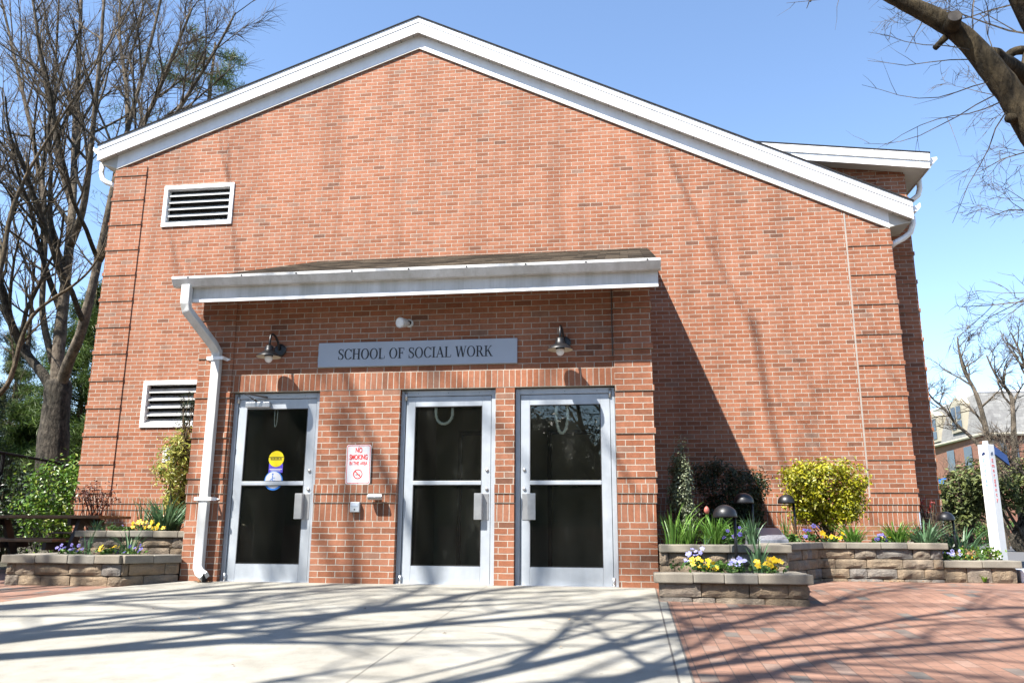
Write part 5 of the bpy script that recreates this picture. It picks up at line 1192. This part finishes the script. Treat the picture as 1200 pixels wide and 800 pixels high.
shade_tree('bare tree across the street mirrored in the right door', (-1.2, -25), [(1.6, .6, 13, .12), (-1.8, .4, 12, .12), (.2, -.8, 14, .12), (.9, .2, 12, .1)], 105, dict(PS, max=3, kids=[9, 6, 4]), .20, 3.0)
shade_tree('bare tree across the street mirrored in the middle door', (-6.6, -24), [(1.6, .6, 13, .12), (-1.8, .4, 12, .12), (.2, -.8, 14, .12)], 106, PS, .20, 3.0)
shade_tree('bare tree behind the photographer on the right', (2.5, -14.5), [(1.6, 1.8, 12, .14), (-1.6, 2.8, 13, .14), (.2, 1.4, 13, .14), (-.6, 3.6, 11, .12)], 104, PS, .24, 3.8)
bush('shade_evergreen', 'unseen dense evergreen added left of the plaza to shade the picnic table', 'tree', (-12.4, -2.7, 4.9), (2.6, 2.4, 4.4), 260, 4200, .4, 'leaf_dark', 199, -.3, .35, .5, .5, .3, core=.85)  # out-of-view tree, added and placed to throw shade on the table
gw = BX(-40, 30, -27.0, -26.7, -1.6, .75).build('reflection_wall', 'far_brick'); tag(gw, 'long low unseen wall added behind the camera to darken the door reflections', 'wall')  # added to hide bright ground from the door glass reflections
# evergreens across the street behind the camera (seen mirrored in the doors)
for i, (x, y, h, rr_) in enumerate(((-10, -30, 14, 4.8), (-4.9, -32, 8.2, 4.6), (3.9, -30, 8.0, 4.4), (12, -31, 12, 4.4), (-18, -30, 15, 4.8))):
    lab = ['first', 'second', 'third', 'fourth', 'fifth'][i]
    bush('street_evergreen', 'dark evergreen tree across the street behind the camera, %s of the row' % lab, 'tree', (x, y, gz(x, y) + h * .5), (rr_, rr_ * .7, h * .5), 300, 12000, .24, 'leaf_dark', 200 + i, gz(x, y) - .3, .42, .5, .6, .35, core=.78)

# ---- evergreens and pines at the left
def pine(name, label, base, h, rad, seed, mat, trunk='bark_brown', dens=1.0, low=.15, nl=.22, group='evergreen trees behind the building'):
    rng = random.Random(seed); t = tree(name, label, 'tree', base, group); base = Vector(base)
    MB().tube([base - Vector((0, 0, .2)), base + Vector((0, 0, h * .5)), base + Vector((.1, 0, h))], [h * .016, h * .01, h * .002], 8).build('trunk', trunk, t, smooth=True)
    b = MB(); lb = MB(); z = low * h
    while z < h * .99:
        f = 1 - (z / h - low) / (1 - low); L0 = rad * (.25 + .75 * f ** .8)
        for kx in range(5):
            a = rng.uniform(0, 6.283); L = L0 * rng.uniform(.55, 1.1); p = base + Vector((0, 0, z + rng.uniform(-.2, .2))); pts = [p]
            d = Vector((math.cos(a), math.sin(a), rng.uniform(-.05, .3)))
            for s in range(1, 5): pts.append(p + d * L * s / 4 + Vector((0, 0, -.12 * L * (s / 4) ** 2 + .15 * L * max(0, s / 4 - .6))))
            lb.tube(pts, [.03, .024, .018, .012, .006], 4, cap=False)
            for s in range(int(26 * dens * (.4 + L / rad))):
                u = rng.uniform(.25, 1.0); i = min(int(u * 4), 3); q = pts[i].lerp(pts[i + 1], u * 4 - i) + Vector((rng.gauss(0, .10 * L * .8), rng.gauss(0, .10 * L * .8), rng.gauss(.03, .07 * L)))
                leafcloud(b, [q], 12, nl, rng, nl * .42, .075, .5, q - d, .1)
        z += h * .042
    lb.build('branch', trunk, t); b.build('foliage', mat, t)
q = at(104, 470, 17); pine('pine_tree', 'soft green pine between the big bare trunk and the building corner', (q.x - .3, 17, 0), 9.3, 2.6, 301, 'needle', nl=.30, dens=1.3)
q = at(40, 480, 19); pine('pine_tree', 'soft green pine behind the big bare trunk, left of it', (q.x, 19, 0), 5.0, 2.4, 302, 'needle', nl=.32, dens=1.2)
q = at(240, 150, 21); pine('pine_tree', 'tall pine rising above the left slope of the roof', (q.x, 21, 0), at(250, 50, 21).z, 5.4, 303, 'needle', low=.55, nl=.32, dens=1.3)
q = at(-12, 330, 16); pine('spruce_tree', 'dark spruce cut by the left edge of the photo', (q.x - .8, 16, 0), 10.5, 2.2, 304, 'needle_dark', nl=.26, dens=1.6)
q = at(22, 420, 26); pine('spruce_tree', 'distant thin grey green spruce behind the left trees', (q.x, 26, 0), 10.2, 1.7, 305, 'juniper', nl=.3, dens=.9)
# brushwood far behind the fence
rng = random.Random(41)
PB = dict(seg=.5, wob=.18, up=.03, max=2, kids=[7, 5], ang=(20, 55), lr=.5, min=.5, rmin=.010)
for i, (x, Yd, h) in enumerate(((8, 24, 7), (32, 28, 7), (52, 24, 6), (96, 30, 8), (-18, 26, 8), (20, 34, 9), (75, 33, 9))):
    q = at(x, 560, Yd); t = tree('bare_sapling', 'thin leafless sapling in the brushwood behind the fence, left of the building', 'tree', (q.x, Yd, 0), 'leafless saplings behind the fence')
    b = MB(); grow(b, Vector((q.x, Yd, -.1)), Vector((rng.uniform(-.1, .1), 0, 1)), h, .07, 0, PB, rng)
    for s in range(4): grow(b, Vector((q.x + rng.gauss(0, .4), Yd, -.1)), Vector((rng.uniform(-.4, .4), rng.uniform(-.3, .3), 1)).normalized(), h * rng.uniform(.5, .9), .045, 0, PB, rng)
    b.build('trunk', 'bark_pale', t)
# far hedge bank on the left
bush('far_thicket', 'brown leafless thicket along the slope behind the fence on the left', 'thicket', (-24, 38, 2.2), (14, 3, 2.8), 260, 5200, .5, leafmat('brown_brush', [(0, (.07, .055, .042)), (.6, (.11, .09, .07)), (1, (.15, .13, .10))], .9, .1), 311, 0, .5, .12, .3, .3)

# ------------------------------------------------------------------ right background
FY = 42.0
fb = thing('mansard_house', 'brick house with a pale grey mansard roof and cream dormers far behind the pylon', 'house', tuple(at(1150, 630, FY).xy) + (0,))
c0 = at(1150, 507, FY); c0r = at(1148, 457, FY); 
e1 = at(1400, 505, FY); zE, zR = c0.z, c0r.z
L0 = at(1086, 527, FY + 8.5); L0.z = zE
inr = Vector((0, 2.0, 0))
def lift(p, z): return Vector((p.x, p.y, z))
b = MB()
A0, A1, A2 = lift(c0, zE), lift(e1, zE), lift(L0, zE)
b.quad(lift(A0, -.2), lift(A1, -.2), A1, A0); b.quad(lift(A2, -.2), lift(A0, -.2), A0, A2); b.quad(lift(A1, -.2), lift(A1 + Vector((0, 14, 0)), -.2), A1 + Vector((0, 14, 0)), A1); b.quad(lift(A2, -.2), lift(A2 + Vector((0, 14, 0)), -.2), A2 + Vector((0, 14, 0)), A2)
b.build('wall', 'far_brick', fb)
R0, R1, R2 = lift(A0 + Vector((.4, .6, 0)), zR), lift(A1 + Vector((-.6, .6, 0)), zR), lift(A2 + Vector((.8, .6, 0)), zR)
b = MB(); b.quad(A0 + Vector((-.1, -.15, -.05)), A1 + Vector((0, -.15, -.05)), R1, R0); b.quad(A2 + Vector((-.25, -.15, -.05)), A0 + Vector((-.1, -.15, -.05)), R0, R2)
b.quad(R0, R1, R1 + Vector((0, 12, .3)), R2 + Vector((0, 12, .3)), R2)
rf = b.build('roof', 'shingle_pale', fb)
b = MB(); b.tube([R2, R0, R1], .09, 6); b.build('roof_edge', 'sign_white', rf)
b = MB(); b.tube([A2 + Vector((-.2, -.2, -.1)), A0 + Vector((-.1, -.2, -.1)), A1 + Vector((0, -.2, -.1))], .1, 6); b.build('eave_board', 'cream', rf)
def dormer(u0, u1, z0, z1, proj_):
    """dormer on the receding left side, u along A2->A0"""
    d = (A0 - A2); n = Vector((d.y, -d.x, 0)).normalized(); n = n if n.y < 0 else -n
    p0, p1 = A2 + d * u0, A2 + d * u1; t = thing_part = None
    b = MB(); q = [lift(p0 + n * proj_, z0), lift(p1 + n * proj_, z0), lift(p1 + n * proj_, z1), lift((p0 + p1) / 2 + n * proj_, z1 + .5), lift(p0 + n * proj_, z1)]
    bk = [v - n * 3 for v in q]; b.quad(*q)
    for i in range(5): j = (i + 1) % 5; b.quad(q[i], bk[i], bk[j], q[j])
    dm = b.build('dormer', 'cream', fb)
    wv = (p1 - p0) / 2
    for s in (.12, .54):
        a0 = p0 + (p1 - p0) * s + n * (proj_ + .03); a1 = p0 + (p1 - p0) * (s + .34) + n * (proj_ + .03); h = z1 - z0
        b = MB(); b.quad(lift(a0, z0 + h * .48), lift(a1, z0 + h * .48), lift(a1, z0 + h * .95), lift(a0, z0 + h * .95)); b.build('window', 'glass_far', dm)
        b = MB(); b.quad(lift(a0, z0 + h * .12), lift(a1, z0 + h * .12), lift(a1, z0 + h * .42), lift(a0, z0 + h * .42)); b.build('window', 'glass_far', dm)
dormer(.04, .36, zE + .1, zE + 1.7, .25); dormer(.58, .80, zE + .35, zE + 2.0, .2)
d = A0 - A2
for u0 in (.4, .7):
    b = MB()
    n = Vector((d.y, -d.x, 0)).normalized(); n = n if n.y < 0 else -n
    p0, p1 = A2 + d * u0 + n * .05, A2 + d * (u0 + .13) + n * .05; b.quad(lift(p0, zE - 1.9), lift(p1, zE - 1.9), lift(p1, zE - .6), lift(p0, zE - .6)); b.build('window', 'glass_far', fb)
for x in (1158, 1172, 1186, 1200):
    b = MB(); p0 = at(x, 520, FY - .05); p1 = at(x + 7, 520, FY - .05); b.quad(lift(p0, zE - 1.6), lift(p1, zE - 1.6), lift(p1, zE - .4), lift(p0, zE - .4)); b.build('window', 'glass_far', fb)
def far_tree(label, pts, Yd, r0, seed, kids=(9, 6, 4), name='bare_tree', mat='bark_pale', lr=.4):
    rng = random.Random(seed); q = [at(x, y, Yd) for x, y in pts]; base = q[0].copy(); base.z = 0
    t = tree(name, label, 'tree', base, 'leafless trees')
    PRF = dict(seg=.5, wob=.17, up=.02, max=3, kids=list(kids), ang=(25, 60), lr=lr, min=.4, rmin=.009)
    b = MB(); limb(b, [base] + q[:2], r0 * 1.2, r0, None, rng, 8); b.build('trunk', mat, t)
    b = MB(); limb(b, q[1:], r0, .025, PRF, rng, 7); b.build('crown', mat, t); return t
far_tree('slanting bare tree before the mansard house, left of the pylon top', [(1172, 590), (1167, 540), (1158, 515), (1150, 480), (1141, 455), (1130, 435), (1124, 412), (1122, 395)], 24, .12, 401)
far_tree('forked bare tree before the mansard house, right of the pylon', [(1196, 600), (1190, 550), (1188, 510), (1187, 480), (1184, 462), (1172, 447), (1163, 432), (1156, 416)], 26, .12, 402)
far_tree('bare tree leaning left beside the wing of the brick building', [(1160, 590), (1150, 525), (1136, 510), (1120, 496), (1106, 478), (1094, 468), (1084, 455)], 25, .075, 403)
far_tree('bare tree at the right edge behind the mansard roof', [(1225, 600), (1222, 540), (1216, 490), (1210, 450), (1200, 425), (1192, 405), (1185, 390)], 30, .13, 404)
far_tree('low pale bare shrub tree right of the pylon', [(1215, 610), (1210, 570), (1200, 555), (1188, 545), (1178, 532), (1170, 520)], 18, .05, 405, (12, 8, 5))
rng = random.Random(421)
for i, (x, h) in enumerate(((1102, 3.4), (1118, 3.6), (1134, 3.2), (1182, 3.6))):
    q = at(x, 560, 33); t = tree('bare_sapling', 'tangled leafless shrub in front of the mansard house walls', 'tree', (q.x, 33, 0), 'leafless shrubs before the mansard house')
    b = MB()
    for s in range(5): grow(b, Vector((q.x + rng.gauss(0, .5), 33, -.1)), Vector((rng.uniform(-.4, .4), rng.uniform(-.3, .3), 1)).normalized(), h * rng.uniform(.7, 1.3), .04, 0, PB, rng)
    b.build('trunk', 'bark_pale', t)
def juniper(label, x, Yd, ztop, zbot, rad, seed, trunkpts):
    rng = random.Random(seed); q = at(x, 600, Yd); t = tree('juniper_tree', label, 'tree', (q.x, Yd, 0), 'junipers across the road')
    b = MB(); base = Vector((q.x, Yd, -.1))
    cl = lumpy((q.x, Yd, (ztop + zbot) / 2), (rad, rad * .8, (ztop - zbot) / 2), 110, rng, .45, .5)
    for s in range(9): a = rng.choice(cl); limb(b, [base + Vector((trunkpts, 0, 0)), base + Vector((trunkpts * .5 + rng.gauss(0, .15), 0, .45)), base.lerp(a, .55) + Vector((0, 0, .15)), a], .085, .02, None, rng, 6)
    b.build('trunk', 'bark', t)
    b = MB(); leafcloud(b, cl, 3600, .20, rng, .15, .35, .5, (q.x, Yd, zbot)); b.build('crown', 'juniper', t)
juniper('olive green juniper with open forked stems right of the pylon', 1186, 20, 3.0, 1.25, 1.25, 411, .2)
juniper('olive green juniper left of the pylon behind the bare shrub', 1129, 21, 2.55, .75, .85, 412, 0)
bush('clipped_hedge', 'low clipped green hedge across the road, right of the pylon', 'hedge', (at(1178, 625, 32).x + 1.2, 32, .5), (2.4, .5, .5), 120, 2400, .14, 'leaf_mid', 413, 0, .1, .5, .3, .1, boxy=True)
bush('clipped_hedge', 'low clipped green hedge across the road, left of the pylon', 'hedge', (at(1128, 625, 33).x, 33, .5), (1.5, .5, .5), 90, 1500, .14, 'leaf_mid', 414, 0, .1, .5, .3, .1, boxy=True)
# blue awning-like sign and a car park lamp bit by the far house
bs_ = thing('blue_sign', 'small tilted blue sign panel by the far house, beside the wing corner', 'sign', tuple(at(1102, 600, 28).xy) + (0,))
q0 = at(1098, 562, 28); q1 = at(1109, 559, 28); q2 = at(1106, 566, 28); q3 = at(1098, 569, 28)
b = MB(); b.quad(q0, q1, q2, q3); n0 = len(b.v); o = b.build('panel', 'blue', bs_); sol = o.modifiers.new('solid', 'SOLIDIFY'); sol.thickness = .05
MB().tube([(q3.x + .1, 28.1, 0), (q3.x + .1, 28.1, q3.z + .15)], .03, 6).build('post', 'alu_dull', bs_)
